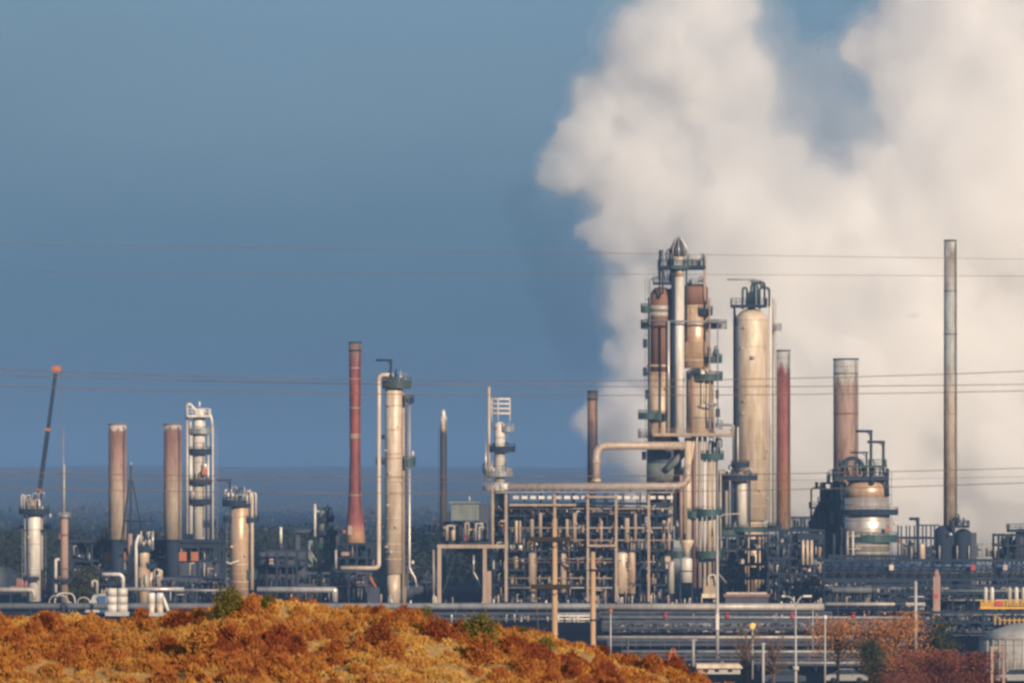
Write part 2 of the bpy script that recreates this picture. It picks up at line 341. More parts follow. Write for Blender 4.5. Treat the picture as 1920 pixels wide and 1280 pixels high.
def module(label, cat, x0, x1, ytop, Y, cols, levels, depth, mat_='steel', seed=1, fill=.9, ybot=None, bright=.25, name='process_unit', back=True, brace=True, vm=None, deckm=None, post=1.6, group=None, fillz=None):
    """a steel frame standing on the ground with its decks, drums, risers and pipes"""
    t = Thing(name, label, cat, (x0 + x1) / 2, Y, group); U = t.U; rnd = random.Random(seed); yb = ybot or GR(Y)
    xs = [x0 + (x1 - x0) * i / (cols - 1) for i in range(cols)]
    for x in xs:
        for d in (0, depth):
            t.box('post', mat_, x - post, ytop, x + post, yb, d - post * U, d + post * U)
    for ly in levels:
        for d in (0, depth): t.box('beam', mat_, x0 - post * .6, ly - 2, x1 + post * .6, ly + 2, d - post * U - .02, d + post * U * .8)
        if ly != levels[0] or deckm:
            t.box('deck_plate', deckm or 'steel', x0 + post, ly - .5, x1 - post, ly + .8, post * U + .1, depth - post * U - .1)
    ys = sorted(set(levels)) + [yb]
    vm = vm or ['mid', 'mid', 'steel', 'silverdull', 'tan', 'grey', 'beige', 'white']
    dark = ['steel', 'mid', 'mid', 'green', 'mid']
    pick = lambda: rnd.choice(vm) if rnd.random() < bright else rnd.choice(dark)
    for i in range(len(ys) - 1):
        a, c = ys[i] + 3, ys[i + 1] - 1; h = c - a
        if h < 6: continue
        for k in range(cols - 1):
            xa, xb = xs[k] + post * 1.5, xs[k + 1] - post * 1.5; w = xb - xa
            if back and rnd.random() < .62:
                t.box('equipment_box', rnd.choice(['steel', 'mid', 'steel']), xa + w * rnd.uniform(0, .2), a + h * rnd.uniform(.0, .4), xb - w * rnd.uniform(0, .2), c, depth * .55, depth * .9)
            x = xa + 1
            while x < xb - 2:
                q = rnd.random(); d = rnd.uniform(.1, .5) * depth; m = pick()
                if rnd.random() > fill: x += rnd.uniform(3, 8); continue
                if q < .3:
                    r = min(rnd.uniform(2, 5.5), (xb - x) / 2, h / 2)
                    if r > 1: t.cyl('vessel', m, x + r, a + h * rnd.uniform(0, .35), c, r, d, 14, dome=r * .6)
                    x += 2 * r + 1
                elif q < .45 and h > 12:
                    r = min(rnd.uniform(3, 6), h / 2.4); ln = min(rnd.uniform(14, 28), xb - x); zc = c - r - 1
                    if ln > 5:
                        b = B(); pts = [(x, r * .5), (x + 1.2, r * .9), (x + 2.5, r), (x + ln - 2.5, r), (x + ln - 1.2, r * .9), (x + ln, r * .5)]
                        b.tube([t.p(px_, zc, d) for px_, _ in pts], [rr * U for _, rr in pts], 14); t.put('drum', b, m)
                    x += ln + 1
                elif q < .8:
                    for j in range(rnd.choice((1, 1, 2, 3))):
                        r = rnd.uniform(.7, 1.6)
                        if x + r > xb: break
                        if rnd.random() < .4: t.tube('pipe', m, [(x + r, c, d), (x + r, a + h * rnd.uniform(.05, .5), d), (x + r + rnd.uniform(4, 12), a + h * rnd.uniform(.05, .5), d)], r, 3, 6)
                        else: t.cyl('pipe', m, x + r, a - 1, c, r, d, 8)
                        x += 2 * r + .8
                elif q < .9:
                    zc = a + h * rnd.uniform(.2, .8); r = rnd.uniform(.8, 1.6)
                    t.tube('pipe', m, [(xa, zc, d * .3), (xb, zc, d * .3)], r, 0, 6); x += rnd.uniform(3, 6)
                else:
                    ww = min(rnd.uniform(5, 12), xb - x)
                    t.box('cabinet', m, x, c - h * rnd.uniform(.3, .7), x + ww, c, d - .5, d + 1.2); x += ww + 1
            x = xa
            while x < xb - 1.5:                       # a second, nearer row of thin risers, valves and elbows
                x += rnd.uniform(1.5, 7); r = rnd.uniform(.5, 1.3); d = rnd.uniform(-.1, .12) * depth; y1 = a + h * rnd.uniform(0, .6); y2 = min(c, y1 + h * rnd.uniform(.3, 1))
                m = rnd.choice(vm) if rnd.random() < bright * .8 else rnd.choice(dark)
                if x > xb: break
                if rnd.random() < .5: t.cyl('pipe', m, x, y1, y2, r, d, 6)
                elif rnd.random() < .5: t.cyl('valve', m, x, y2 - 4, y2, r * 1.8, d, 8, dome=1.2)
                else: t.tube('pipe', m, [(x, y2, d), (x, y1, d), (min(x + rnd.uniform(3, 9), xb), y1, d)], r, 2, 6)
            if brace and rnd.random() < .3:
                t.tube('brace', mat_, [(xs[k], a, -.1), (xs[k + 1], c, -.1)], 1, 0, 4)
    return t
def stack(label, px, ry, Y, m, prof=None, rim='grey', bands=(), name='chimney_stack', py0=0, py1=0, r=0, n=28, group=None, foot=None):
    t = Thing(name, label, 'chimney', px, Y, group)
    pr = prof or [(py1, r), (py0, r)]
    t.lathe('shell', m, px, pr + [(pr[-1][0], pr[-1][1] * .86), (pr[-1][0] + 8, pr[-1][1] * .84)], n=n)
    t.cyl('rim', rim, px, pr[-1][0] - 1.2, pr[-1][0] + 1.5, pr[-1][1] * 1.04, n=n)
    for by, br, bm in bands: t.cyl('band', bm, px, by - 1.6, by + 1.6, br, n=n)
    rnd = random.Random(int(px)); y = pr[-1][0] + 14
    def rad(yy):
        for (ya, ra), (yb, rb) in zip(pr, pr[1:]):
            if yb <= yy <= ya: return rb + (ra - rb) * (yy - yb) / max(1e-6, ya - yb)
        return pr[0][1]
    while y < pr[0][0] - 6:
        t.cyl('plate_seam', m, px, y - .35, y + .35, rad(y) + .28, n=n); y += rnd.uniform(20, 27)
    t.ladder(px + pr[-1][1] * .78, pr[-1][0] + 4, pr[0][0], -pr[-1][1] * .8 * t.U - .1, 'mid', 1.1, False)
    if pr[0][0] < GR(Y) - 2: t.cyl('pedestal', 'steel', px, pr[0][0] + .1, GR(Y), pr[0][1] * .7, n=16)
    return t

# ================================================================== SETTING
b = B(); b.add([(-4200, -300, 0), (4200, -300, 0), (4200, 12900, 0), (-4200, 12900, 0)], [(0, 1, 2, 3)])
tag(mesh_obj('ground', b, 'ground'), kind='structure')
# far wooded hill
b = B(); nx, ny = 150, 50; vv = []
for j in range(ny):
    y = 4600 + j * 160.0
    for i in range(nx):
        x = -3000 + i * 40.2; t = min(1, j / 26.0); s_ = t * t * (3 - 2 * t)
        z = 53 * s_ + 10 * s_ * noise.noise(Vector((x / 420, y / 600, 3))) + 2.5 * noise.noise(Vector((x / 60, y / 120, 9))) * min(1, j / 3)
        vv.append((x, y, max(z, .05 if j else -.4)))
b.add(vv, [(j * nx + i, j * nx + i + 1, (j + 1) * nx + i + 1, (j + 1) * nx + i) for j in range(ny - 1) for i in range(nx - 1)], True)
tag(mesh_obj('hills', b, 'hill'), kind='structure')
def hillz(x, y):
    j = (y - 4600) / 160; t = max(0, min(1, j / 26.0)); s_ = t * t * (3 - 2 * t)
    return max(0, 53 * s_ + 10 * s_ * noise.noise(Vector((x / 420, y / 600, 3))))
gp = M['ground'].node_tree.nodes['Principled BSDF']; gp.inputs['Specular IOR Level'].default_value = 0
M['hill'].node_tree.nodes['Principled BSDF'].inputs['Specular IOR Level'].default_value = 0
# road in front of the pipe track, lower right
b = B(); b.add([(-10, 470, .012), (80, 470, .012), (80, 532, .012), (-10, 532, .012)], [(0, 1, 2, 3)])
tag(mesh_obj('road', b, 'road'), kind='structure')
b = B(); b.box(-10, 80, 532.1, 532.5, -.1, .13); tag(mesh_obj('kerb', b, 'galv'), kind='structure')

# near mound
PROF = [(-3000, 1180), (-600, 1170), (0, 1157), (100, 1158), (180, 1163), (300, 1160), (370, 1147), (430, 1128), (500, 1122), (560, 1131), (640, 1148), (700, 1137), (760, 1140),
        (830, 1158), (900, 1171), (960, 1176), (1000, 1188), (1060, 1204), (1120, 1220), (1200, 1240), (1270, 1258), (1350, 1288), (1500, 1350), (1900, 1450), (5000, 1650)]
def crest(px):
    for (a, ya), (c, yc) in zip(PROF, PROF[1:]):
        if a <= px <= c:
            t = (px - a) / (c - a); t = t * t * (3 - 2 * t); return ya + (yc - ya) * t
    return 1180 if px < 0 else 1650
CY = 92.0
def mound(x, y):
    px = 960 + x / CY * F; zc = EYE - (crest(px) + 14 - HOR) * CY / F
    wob = 2.2 * noise.noise(Vector((x * .12, 7, 0))); yc = CY + wob
    if y <= yc:
        d = yc - y; z = zc - .105 * min(d, 30) - .02 * max(0, d - 30)
        if d > 34: z += (18.2 - z) * min(1, (d - 34) / 40) ** 1.5
    else:
        d = y - yc; z = zc - .0035 * d * d - .03 * d
        if d > 18: z = zc - 1.674 - (d - 18) * .14
    near = 1 if y > 40 else max(0, y / 40)
    z += near * (.20 * noise.noise(Vector((x * .55, y * .45, 0))) + .13 * noise.noise(Vector((x * 1.4, y * 1.2, 5))) + .04 * noise.noise(Vector((x * 4, y * 3.4, 8))))
    return z
b = B(); xs_ = [-260 + i * 9 for i in range(28)] + [-10 + i * .2 for i in range(101)] + [11 + i * 9 for i in range(28)]
ys_ = [-60 + i * 6 for i in range(22)] + [73 + i * .2 for i in range(126)] + [99 + i * 7 for i in range(30)]
vv = [(x, y, max(mound(x, y), -.3)) for y in ys_ for x in xs_]; nx = len(xs_)
b.add(vv, [(j * nx + i, j * nx + i + 1, (j + 1) * nx + i + 1, (j + 1) * nx + i) for j in range(len(ys_) - 1) for i in range(nx - 1)], True)
tag(mesh_obj('mound', b, 'soil'), kind='structure')

# ================================================================== STEAM
exec_steam = True
def hull(blobs, scale, seed, voxel, name, disp):
    rnd = random.Random(seed); v = []; f = []
    ico = []
    import bmesh
    bm = bmesh.new(); bmesh.ops.create_icosphere(bm, subdivisions=2, radius=1)
    iv = np.array([q.co[:] for q in bm.verts]); jf = [[q.index for q in p.verts] for p in bm.faces]; bm.free()
    V = []; Fc = []; o = 0
    for x, y, z, r in blobs:
        V.append(iv * (r * scale) + np.array((x, y, z))); Fc += [[a + o for a in q] for q in jf]; o += len(iv)
    me = bpy.data.meshes.new('tmp'); me.from_pydata(np.concatenate(V).tolist(), [], Fc)
    ob = bpy.data.objects.new('tmp', me); C.objects.link(ob)
    rm = ob.modifiers.new('r', 'REMESH'); rm.mode = 'VOXEL'; rm.voxel_size = voxel
    sm = ob.modifiers.new('s', 'SMOOTH'); sm.iterations = 2
    for k, (sz, st) in enumerate(disp):
        tx = bpy.data.textures.new('t', 'CLOUDS'); tx.noise_scale = sz; tx.noise_depth = 3
        d = ob.modifiers.new('d', 'DISPLACE'); d.texture = tx; d.texture_coords = 'GLOBAL'; d.strength = st; d.mid_level = .5
    dg = bpy.context.evaluated_depsgraph_get(); dg.update()
    out = bpy.data.meshes.new_from_object(ob.evaluated_get(dg))
    bpy.data.objects.remove(ob); out.name = name; out.materials.clear()
    return out
def volmat(name, col, dens, aniso=0.0):
    m = bpy.data.materials.new(name); m.use_nodes = True; t = m.node_tree; t.nodes.clear()
    o = t.nodes.new('ShaderNodeOutputMaterial'); v = t.nodes.new('ShaderNodeVolumePrincipled')
    v.inputs['Color'].default_value = (*col, 1); v.inputs['Density'].default_value = dens; v.inputs['Anisotropy'].default_value = aniso
    t.links.new(v.outputs[0], o.inputs['Volume']); return m
def plume(name, label, cat, spec, Y, layers, voxel, kids=9, seed=3, dz=0, group=None, disp=((9, 6), (3.2, 2.6), (1.2, .9))):
    rnd = random.Random(seed); U = Y / F; bl = []
    for px, py, r, *dy in spec:
        cx, cy, cz, rr = X(px, Y), Y + (dy[0] if dy else rnd.uniform(-.4, .4) * r * U), Zp(py, Y), r * U
        bl.append((cx, cy, cz, rr))
        for k in range(kids):
            a = rnd.uniform(0, 2 * math.pi); c = rnd.uniform(-1, 1); s_ = math.sqrt(1 - c * c)
            q = rr * rnd.uniform(.28, .5)
            bl.append((cx + math.cos(a) * s_ * rr * .82, cy + math.sin(a) * s_ * rr * .82, cz + c * rr * .82, q))
    t = Thing(name, label, cat, spec[0][0], Y, group)
    zmin = min(p[2] - p[3] for p in bl)
    for i, (pn, sc, dn) in enumerate(layers):
        me = hull(bl, sc, seed, voxel, pn, disp); me.materials.append(volmat(pn + '_vapour', (.996, .996, .996), dn, .1))
        o = bpy.data.objects.new(pn, me); C.objects.link(o); o.parent = t.e
        o.matrix_parent_inverse.identity(); o.location = (-t.o[0], -t.o[1], -t.o[2])
    return t
SP = [(1060, 330, 48), (1100, 260, 60), (1150, 180, 70), (1180, 330, 95), (1220, 90, 90), (1260, 210, 120), (1310, 20, 110), (1330, 130, 110), (1390, 180, 80),
      (1130, 430, 42), (1170, 450, 60), (1250, 400, 120), (1380, 330, 130), (1200, 560, 72), (1260, 520, 90), (1200, 660, 58), (1150, 740, 34), (1112, 785, 38), (1190, 800, 80),
      (1400, 480, 150), (1520, 430, 130), (1330, 660, 140), (1500, 620, 150), (1280, 830, 120), (1440, 820, 150), (1600, 780, 160), (1650, 560, 170), (1640, 400, 100),
      (1760, 420, 150), (1850, 300, 160), (1900, 520, 170), (1800, 700, 170), (1900, 850, 150), (1740, 900, 120), (1560, 930, 110), (1420, 960, 90), (1860, 980, 110), (1260, 960, 90),
      (1690, 90, 85), (1640, 75, 60), (1760, 30, 110), (1760, 160, 110), (1850, 110, 140), (1940, 200, 150), (1960, 20, 140), (1960, 420, 150), (2000, 700, 180), (1730, 260, 90), (2000, 930, 150),
      (1270, -60, 90), (1380, -40, 60), (1800, -60, 90), (1650, 330, 70), (1700, 980, 80), (2060, 80, 150), (2100, 500, 200), (2110, 820, 170)]
plume('steam_plume', 'huge cream white steam cloud billowing up behind the refinery towers', 'steam', SP, 1190,
      [('plume_core', .84, .11), ('plume_mantle', 1.0, .045), ('plume_veil', 1.15, .024), ('outer_wisp', 1.36, .011)], 1.0, 12)
VE = [(1420, 40, 60), (1450, 90, 55), (1480, 160, 75), (1540, 120, 60), (1500, 240, 85), (1560, 200, 70), (1600, 120, 50), (1590, 290, 80), (1540, 320, 70), (1470, 60, 40), (1440, 200, 80), (1620, 220, 70)]
plume('steam_veil', 'thin blue grey vapour in the gap between the two steam lobes', 'steam', VE, 1165,
      [('vapour_wisp', .85, .016), ('thin_vapour', 1.3, .008)], 1.2, 9, 11)

SM = [(985, 380, 44), (1010, 450, 52), (1040, 520, 60), (1070, 590, 60), (1090, 660, 50), (1100, 540, 60), (1060, 440, 50)]  # dark volume added to stand for the steam cloud's shadow in the air
t = plume('plume_shade', 'added volume of slate blue smoke hugging the left edge of the steam cloud', 'shade', SM, 1290, [('shade', 1.0, .006), ('thin_shade', 1.25, .003)], 1.8, 5, 31)
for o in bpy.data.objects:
    if o.parent == t.e: o.data.materials.clear(); o.data.materials.append(volmat('slate_shade', (.35, .5, .68), .007 if 'thin' not in o.name else .004))  # absorbing slate colour puts the cloud's shadow into this added volume
plume('steam_wisp', 'low pale steam lying at the far left edge of the plant', 'steam', [(8, 1085, 28), (30, 1095, 22), (-20, 1090, 30)], 1000, [('wisp', 1.0, .10)], .6, 5, 22, disp=((4, 1.5),))
plume('steam_wisp', 'faint steam at the foot of the long column with the white overhead pipe', 'steam', [(765, 1108, 16), (785, 1104, 14), (745, 1116, 12)], 905, [('wisp', 1.0, .12)], .6, 5, 23, disp=((4, 1.2),))
# haze
b = B(); b.box(-4400, 4400, -500, 13100, -1.0, 139.0)
hz = mesh_obj('haze', b, volmat('haze_air', (.27, .50, .88), 1.8e-4, 0.0)); tag(hz, kind='stuff')
# ================================================================== STACKS
stack('left one of two matching short stacks with faded red upper half', 220.5, 0, 955, 'stackB', py0=795, py1=1011, r=17, rim='rust')
stack('right one of two matching short stacks, beside the silver pipe-wrapped column', 324, 0, 955, 'stackB', py0=795, py1=1011, r=17, rim='rust')
t = stack('tall red chimney flaring out at its orange foot', 666, 0, 985, 'stackF', prof=[(1017, 19.5), (990, 16.8), (950, 13.2), (900, 11.2), (850, 10.2), (780, 10.6), (700, 11.2), (642, 12)],
          bands=[(815, 11.4, 'beige'), (818, 11.3, 'beige'), (821, 11.2, 'pinkish'), (690, 12, 'pinkish'), (711, 11.8, 'pinkish'), (657, 12.6, 'steel'), (928, 12.6, 'pinkish'), (765, 11.3, 'pinkish')], rim='steel')
t.box('access_door', 'beige', 653, 985, 661, 1002, -1.75, -1.2)
t.box('lower_plinth', 'steel', 645, 1018.5, 690, 1030, -2, 3)
t = stack('slim dark stack with a pointed white tip over the grey-green shed', 831.5, 0, 992, 'stackH', prof=[(1020, 7), (920, 6.6), (790, 6.4), (782, 6.2)], rim='cream')
t.lathe('tip', 'white', 831.5, [(781, 4.6), (775, 3.8), (768, 2)], n=14)
t.ladder(824, 1020, 800, -.3, 'steel', 1.5, False)
t = stack('sooty rust stack in front of the steam edge, behind the beige pipe arch', 1111, 0, 1000, 'stackJ', prof=[(920, 9.6), (733, 9.6)], rim='steel', bands=[(748, 10.2, 'steel')])
stack('rust red stack with grey top beside the big tan column', 1469, 0, 985, 'stackN', prof=[(991, 13.4), (657, 12.8)], rim='steel', bands=[(960, 13.9, 'rust')])
stack('thick stack with grey top behind the round reactor', 1586, 0, 1045, 'stackO', py0=673, py1=1000, r=23.5, rim='steel', bands=[(775, 23.9, 'rust'), (700, 23.9, 'grey')])
stack('tallest slender pale stack standing alone at the right', 1782, 0, 1000, 'stackQ', prof=[(985, 13), (451, 12)], rim='steel', bands=[(626, 12.8, 'grey'), (775, 12.9, 'beige'), (545, 12.6, 'grey')])
t = Thing('flare_mast', 'thin needle mast on a blotched beige shaft left of the stacks', 'mast', 120.5, 940)
t.tube('needle', 'grey', [(118.5, 958), (118.5, 800)], 1.3)
t.tube('upper_mast', 'silverdull', [(120, 960), (120, 870)], 2.2)
t.cyl('shaft', 'pinkish', 120.5, 962, GR(940), 7.6, n=16, dome=4)
for y in (968, 1000, 1063): t.cyl('collar', 'rust', 120.5, y, y + 4, 8.4, n=16)
t.platform(120.5, 966, 7, 13, m='grey', rail=6); t.platform(120.5, 1088, 7, 20, m='steel', rail=6)
t.tube('side_pipe', 'white', [(112, 1048, -.5), (105, 1048, -.5), (105, 1110, -.5)], 3, 5)
# ================================================================== COLUMNS
t = Thing('distillation_column', 'smooth cream column with two ring platforms at the far left, below the crane boom', 'column', 64, 945)
t.cyl('shell', 'white', 64, 954, GR(945), 12.6, dome=3, n=28); t.bands(64, [992, 1019, 1066], 12.9, 'cream')
t.platform(64, 961, 12.5, 28, m='steel', rail=12); t.platform(64, 992, 12.6, 31, -25, 205, m='steel', rail=12); t.platform(64, 1085, 12.6, 22, 200, 300, m='steel', rail=8)
t.vents(64, 956, 20, 34, 11, 4, ('white', 'cream', 'silver', 'steel')); t.nozzles(64, 12.6, 970, 1100, 7, 1); t.ladder(46, 990, 1118, -1); t.ladder(83, 961, 1118, -.2, cage=False)
t.tube('side_pipe', 'grey', [(47, 950, -.4), (47, 1112, -.4)], 1.8); t.cyl('relief_valve', 'white', 95, 962, 970, 3, 0, 10, dome=3)
t.tube('riser', 'silverdull', [(78, 962, 1), (78, 1112, 1)], 2.2)

t = Thing('distillation_column', 'slim silver column wrapped in pipes and ladders right of the paired stacks', 'column', 374, 968)
t.cyl('shell', 'white', 373.5, 765, 1010, 11.5, n=24, dome=6); t.cyl('skirt', 'silverdull', 373.5, 1010, GR(968), 8)
for x, a, bq, w in ((351.5, 757, 1000, 3), (358, 790, 1000, 2), (391, 800, 1010, 2.2), (399.5, 800, 1010, 1.6), (360.5, 800, 1000, 1.6), (383, 830, 1005, 1.8)):
    t.tube('riser', random.Random(int(x)).choice(['white', 'silver', 'silverdull']), [(x, bq, -1), (x, a, -1)], w)
t.tube('overhead_pipe', 'white', [(351.5, 760, -1), (356, 756, -1), (368, 770, -.6), (390, 772, -.6), (397, 782, -1), (399, 800, -1)], 2.6, 5)
t.deck(352, 394, 778, -2.6, 2, 'white', 12, 4); t.cyl('relief_valve', 'white', 374, 752, 762, 2, 0, 10, dome=3)
for y in (810, 848, 905, 942): t.platform(376, y, 9.5, 24, m='steel' if y != 810 else 'grey', rail=11)
t.platform(390, 985, 3, 14, m='steel', rail=10); t.cyl('expansion_drum', 'silver', 385, 868, 884, 5, -1.5, 14, dome=3); t.cyl('expansion_drum', 'silverdull', 362, 918, 935, 5, -1.5, 14, dome=3)
t.box('orange_cover', 'orange', 381, 880, 391, 889, -3, -2); t.bands(373.5, [800, 830, 866, 925, 960], 11.9, 'silverdull'); t.ladder(405, 800, 1010, 0)
t.vents(374, 850, 20, 22, 6, 21, ('white', 'silver')); t.vents(374, 906, 20, 22, 6, 22, ('white', 'silver'))

t = Thing('distillation_column', 'stout warm tan column with crowded top deck, rising behind the crest of the mound', 'column', 450, 915)
t.cyl('shell', 'tanglow', 449.5, 948, GR(915), 17.6, n=32, dome=4); t.bands(449.5, [968, 1012, 1058, 1090], 17.9, 'tan', n=32)
t.platform(446, 946, 10, 29, m='steel', rail=14); t.platform(470, 976, 2, 15, m='steel', rail=10); t.platform(432, 976, 2, 13, 90, 270, m='steel', rail=10)
t.platform(470, 1079, 2, 13, m='green', rail=12, th=6, label='dark green balcony')
t.vents(448, 944, 24, 36, 14, 6, ('silverdull', 'grey', 'white', 'steel')); t.davit(431, 944, 900, -24)
t.tube('side_pipe', 'cream', [(473, 1105, -1), (473, 925, -1), (466, 920, -1)], 3.4, 5); t.tube('side_pipe', 'white', [(480, 975, -.5), (480, 925, -.5), (474, 922, -.5)], 1.8, 3)
t.tube('branch_pipe', 'white', [(425, 1052, -1.8), (432, 1056, -2), (450, 1050, -2)], 1.6, 3); t.nozzles(449.5, 17.6, 960, 1100, 9, 2, 'tan'); t.bands(449.5, [990, 1035, 1075, 1103], 17.8, 'tan', n=32, h=.5); t.ladder(428, 946, 1110, 0)

t = Thing('distillation_column', 'tall cream column with a green top deck and long white overhead pipe', 'column', 739, 930)
t.cyl('shell', 'cream', 738.5, 728, 1075, 16.4, n=32, dome=4); t.cyl('skirt', 'cream', 738.5, 1075.2, GR(930), 12.5, n=28)
t.bands(738.5, [760, 805, 850, 895, 926, 972, 1020, 1048], 16.8, 'tan', n=32); t.bands(738.5, [858, 700 + 30], 17.2, 'tanglow', n=32)
t.cyl('companion_shell', 'tan', 757, 735, GR(930), 5, 1.5, 16, dome=3)
t.platform(744, 722, 8, 27, m='green', rail=14, th=6); t.platform(765, 752, 3, 11, m='steel', rail=11, th=4)
t.platform(767, 868, 2, 12, m='green', rail=13, th=6, label='dark green balcony halfway up'); t.platform(715, 868, 2, 10, m='steel', rail=10); t.platform(716, 820, 2, 5, m='steel', rail=5)
t.vents(742, 720, 20, 30, 14, 8, ('white', 'silver', 'grey', 'steel')); t.davit(733, 720, 675, -28, m='steel', r=2)
t.tube('overhead_pipe', 'cream', [(730, 703, -2), (711, 703, -2), (711, 1064, -2), (640, 1064, -2)], 4, 9, n=12)
for x in (655, 690): t.box('pipe_support', 'steel', x - 1, 1067, x + 1, GR(930), -2.2, -1.8)
t.tube('riser', 'silver', [(768, 750, 0), (768, 1065, 0), (778, 1082, 0), (782, 1100, 0)], 1.9, 4); t.tube('riser', 'steel', [(760, 735, -1), (760, 1100, -1)], 1.6)
t.nozzles(738.5, 16.4, 740, 1070, 18, 3, 'tan'); t.bands(738.5, [745, 782, 828, 872, 910, 950, 998, 1034], 16.7, 'cream', n=32, h=.4); t.ladder(763, 735, 868, -1.5); t.ladder(763, 868, 1105, -1.5); t.cyl('relief_valve', 'white', 774, 845, 856, 2.5, 0, 10, dome=3); t.cyl('valve', 'white', 774, 1050, 1057, 3, 0, 10, dome=2)

t = Thing('distillation_column', 'white column with flag-like pipe guard on top at the left end of the long pipe rack', 'column', 935, 955)
t.cyl('shell', 'white', 937, 790, 905, 10, n=24, dome=8); t.cyl('skirt', 'silverdull', 935, 905, GR(955), 11)
t.tube('standpipe', 'cream', [(917, 725, -1), (917, 900, -1)], 2.6); t.tube('standpipe', 'silver', [(911, 830, -1), (911, 900, -1)], 2)
for k in range(4): t.tube('guard_rail', 'white', [(920, 748 + 9 * k, -1), (957, 748 + 9 * k, -1)], 2.2, 0, 6)
for x in (922, 934, 956): t.tube('guard_post', 'white', [(x, 748, -1), (x, 790, -1)], 1.4, 0, 6)
t.cyl('nozzle', 'rust', 929, 800, 806, 3, -2, 10); t.platform(950, 806, 2, 14, 200, 380, m='grey', rail=12); t.platform(940, 843, 9, 26, m='steel', rail=11, th=4)
t.platform(935, 890, 9, 27, m='grey', rail=12, th=3); t.platform(935, 915, 9, 30, m='silverdull', rail=10, th=4); t.bands(937, [820, 855, 872], 10.5, 'silverdull')
t.vents(935, 892, 24, 30, 12, 13, ('silver', 'silverdull', 'white', 'mid')); t.vents(940, 845, 20, 18, 5, 14, ('steel', 'grey')); t.ladder(950, 800, 890, 0)

t = Thing('distillation_column', 'big tan vessel with domed head and piping loops on top right of the tallest tower', 'column', 1409, 985)
t.cyl('shell', 'cream', 1409, 578, 975, 30.5, n=40, dome=24); t.cyl('skirt', 'tan', 1409, 975.2, GR(985), 24, n=24)
t.bands(1409, [600, 650, 722, 790, 858, 925], 30.8, 'tan', h=.7, n=40)
t.deck(1371, 1437, 572, -3, 3, 'steel', 12, 4); t.tube('deck_leg', 'steel', [(1376, 574, -2), (1380, 610, -2)], 1.5)
for x0, x1, y in ((1392, 1400, 540), (1408, 1420, 534), (1413, 1433, 530), (1424, 1442, 540), (1404, 1412, 548)):
    t.tube('head_pipe', 'steel' if x0 % 2 else 'green', [(x0, 580, -1), (x0, y, -1), (x1, y, -1), (x1, 575, -1)], 2.2, 5)
t.davit(1416, 572, 524, -52, 0, 'grey', 1.2); t.platform(1418, 530, 1, 10, m='grey', rail=5)
t.tube('side_pipe', 'white', [(1425, 535, 0), (1443, 540, 0), (1444, 560, 0), (1444, 985, 0)], 3.2, 8); t.tube('riser', 'silverdull', [(1450.5, 560, .5), (1450.5, 985, .5)], 2)
t.nozzles(1409, 30.5, 610, 970, 18, 4, 'tan'); t.bands(1409, [625, 675, 698, 745, 768, 812, 835, 880, 902, 948], 30.7, 'cream', h=.35, n=40); t.ladder(1452, 560, 985, 1.5); t.platform(1457, 617, 2, 8, m='grey', rail=10); t.platform(1455, 990, 2, 16, m='steel', rail=10)
t.tube('riser', 'steel', [(1377, 575, .5), (1377, 980, .5)], 2.2); t.cyl('nozzle', 'grey', 1409, 668, 674, 4, -3, 10)

t = Thing('distillation_column', 'short pale column with dark mushroom deck in front of the big tan vessel', 'column', 1388, 955)
t.cyl('shell', 'white', 1391, 888, 985, 11, n=24, dome=8); t.cyl('companion_shell', 'silverdull', 1357, 880, 1000, 12, 3, 18, dome=6); t.cyl('skirt', 'silverdull', 1390, 985, GR(955), 7)
t.platform(1386, 896, 8, 34, m='steel', rail=9, th=4); t.platform(1388, 872, 5, 17, m='steel', rail=9, th=4); t.platform(1362, 1000, 6, 34, m='green', rail=12, th=6); t.platform(1400, 993, 6, 40, m='green', rail=10, th=4)
t.vents(1387, 896, 22, 24, 10, 31, ('steel', 'mid', 'silver')); t.tube('overhead_pipe', 'grey', [(1335, 795, 0), (1376, 797, 0), (1376, 870, 0)], 2.8, 6); t.tube('side_pipe', 'white', [(1383, 870, -1), (1383, 800, -1)], 1.8)
t.tube('riser', 'steel', [(1373, 880, -1), (1373, 1000, -1)], 3.4); t.tube('riser', 'mid', [(1405, 900, -1), (1405, 1000, -1)], 2.2)

# ------------------------------------------------------------------ the tallest tower
t = Thing('cracking_tower', 'tallest tower, twin rusty reactor shells round a bright silver riser with many balconies', 'tower', 1272, 950)
t.lathe('left_shell', 'rust', 1239, [(700, 21), (560, 21), (553, 19), (540, 12), (538, 2)], n=30)
t.cyl('left_lower_shell', 'tan', 1236, 700.4, 840, 22, n=30); t.bands(1238, [578, 590], 21.8, 'silverdull', h=5, n=30); t.bands(1236, [686, 700], 22.8, 'tan', h=2, n=30)
t.lathe('dark_flank', 'steel', 1257, [(840, 8), (545, 8), (540, 3)], 2, 16); t.tube('dark_flank_duct', 'steel', [(1220, 840, 1), (1220, 560, 1), (1228, 545, 1)], 5)
t.cyl('right_shell', 'tanglow', 1303, 572.2, 690, 25, -.4, 30); t.cyl('right_head', 'rust', 1303, 532, 572, 24.6, -.4, 30, dome=9); t.bands(1303, [575, 640, 676], 25.5, 'tan', dy=-.4, n=30)
t.cyl('right_lower_shell', 'cream', 1312, 690.3, 812, 26, -.6, 30, dome=7); t.bands(1312, [783], 26.4, 'grey', dy=-.6, n=30)
t.cyl('riser_pipe', 'white', 1273, 520, 812, 9.2, -2.4, 24); t.cyl('riser_top', 'tan', 1273, 502, 520.2, 8, -2.4, 20); t.cyl('riser_collar', 'cream', 1272, 482, 489, 12, -1, 20)
t.lathe('top_cage', 'mid', 1272, [(481, 13), (470, 15), (458, 11), (452, 6), (446, 2)], -1, 14)
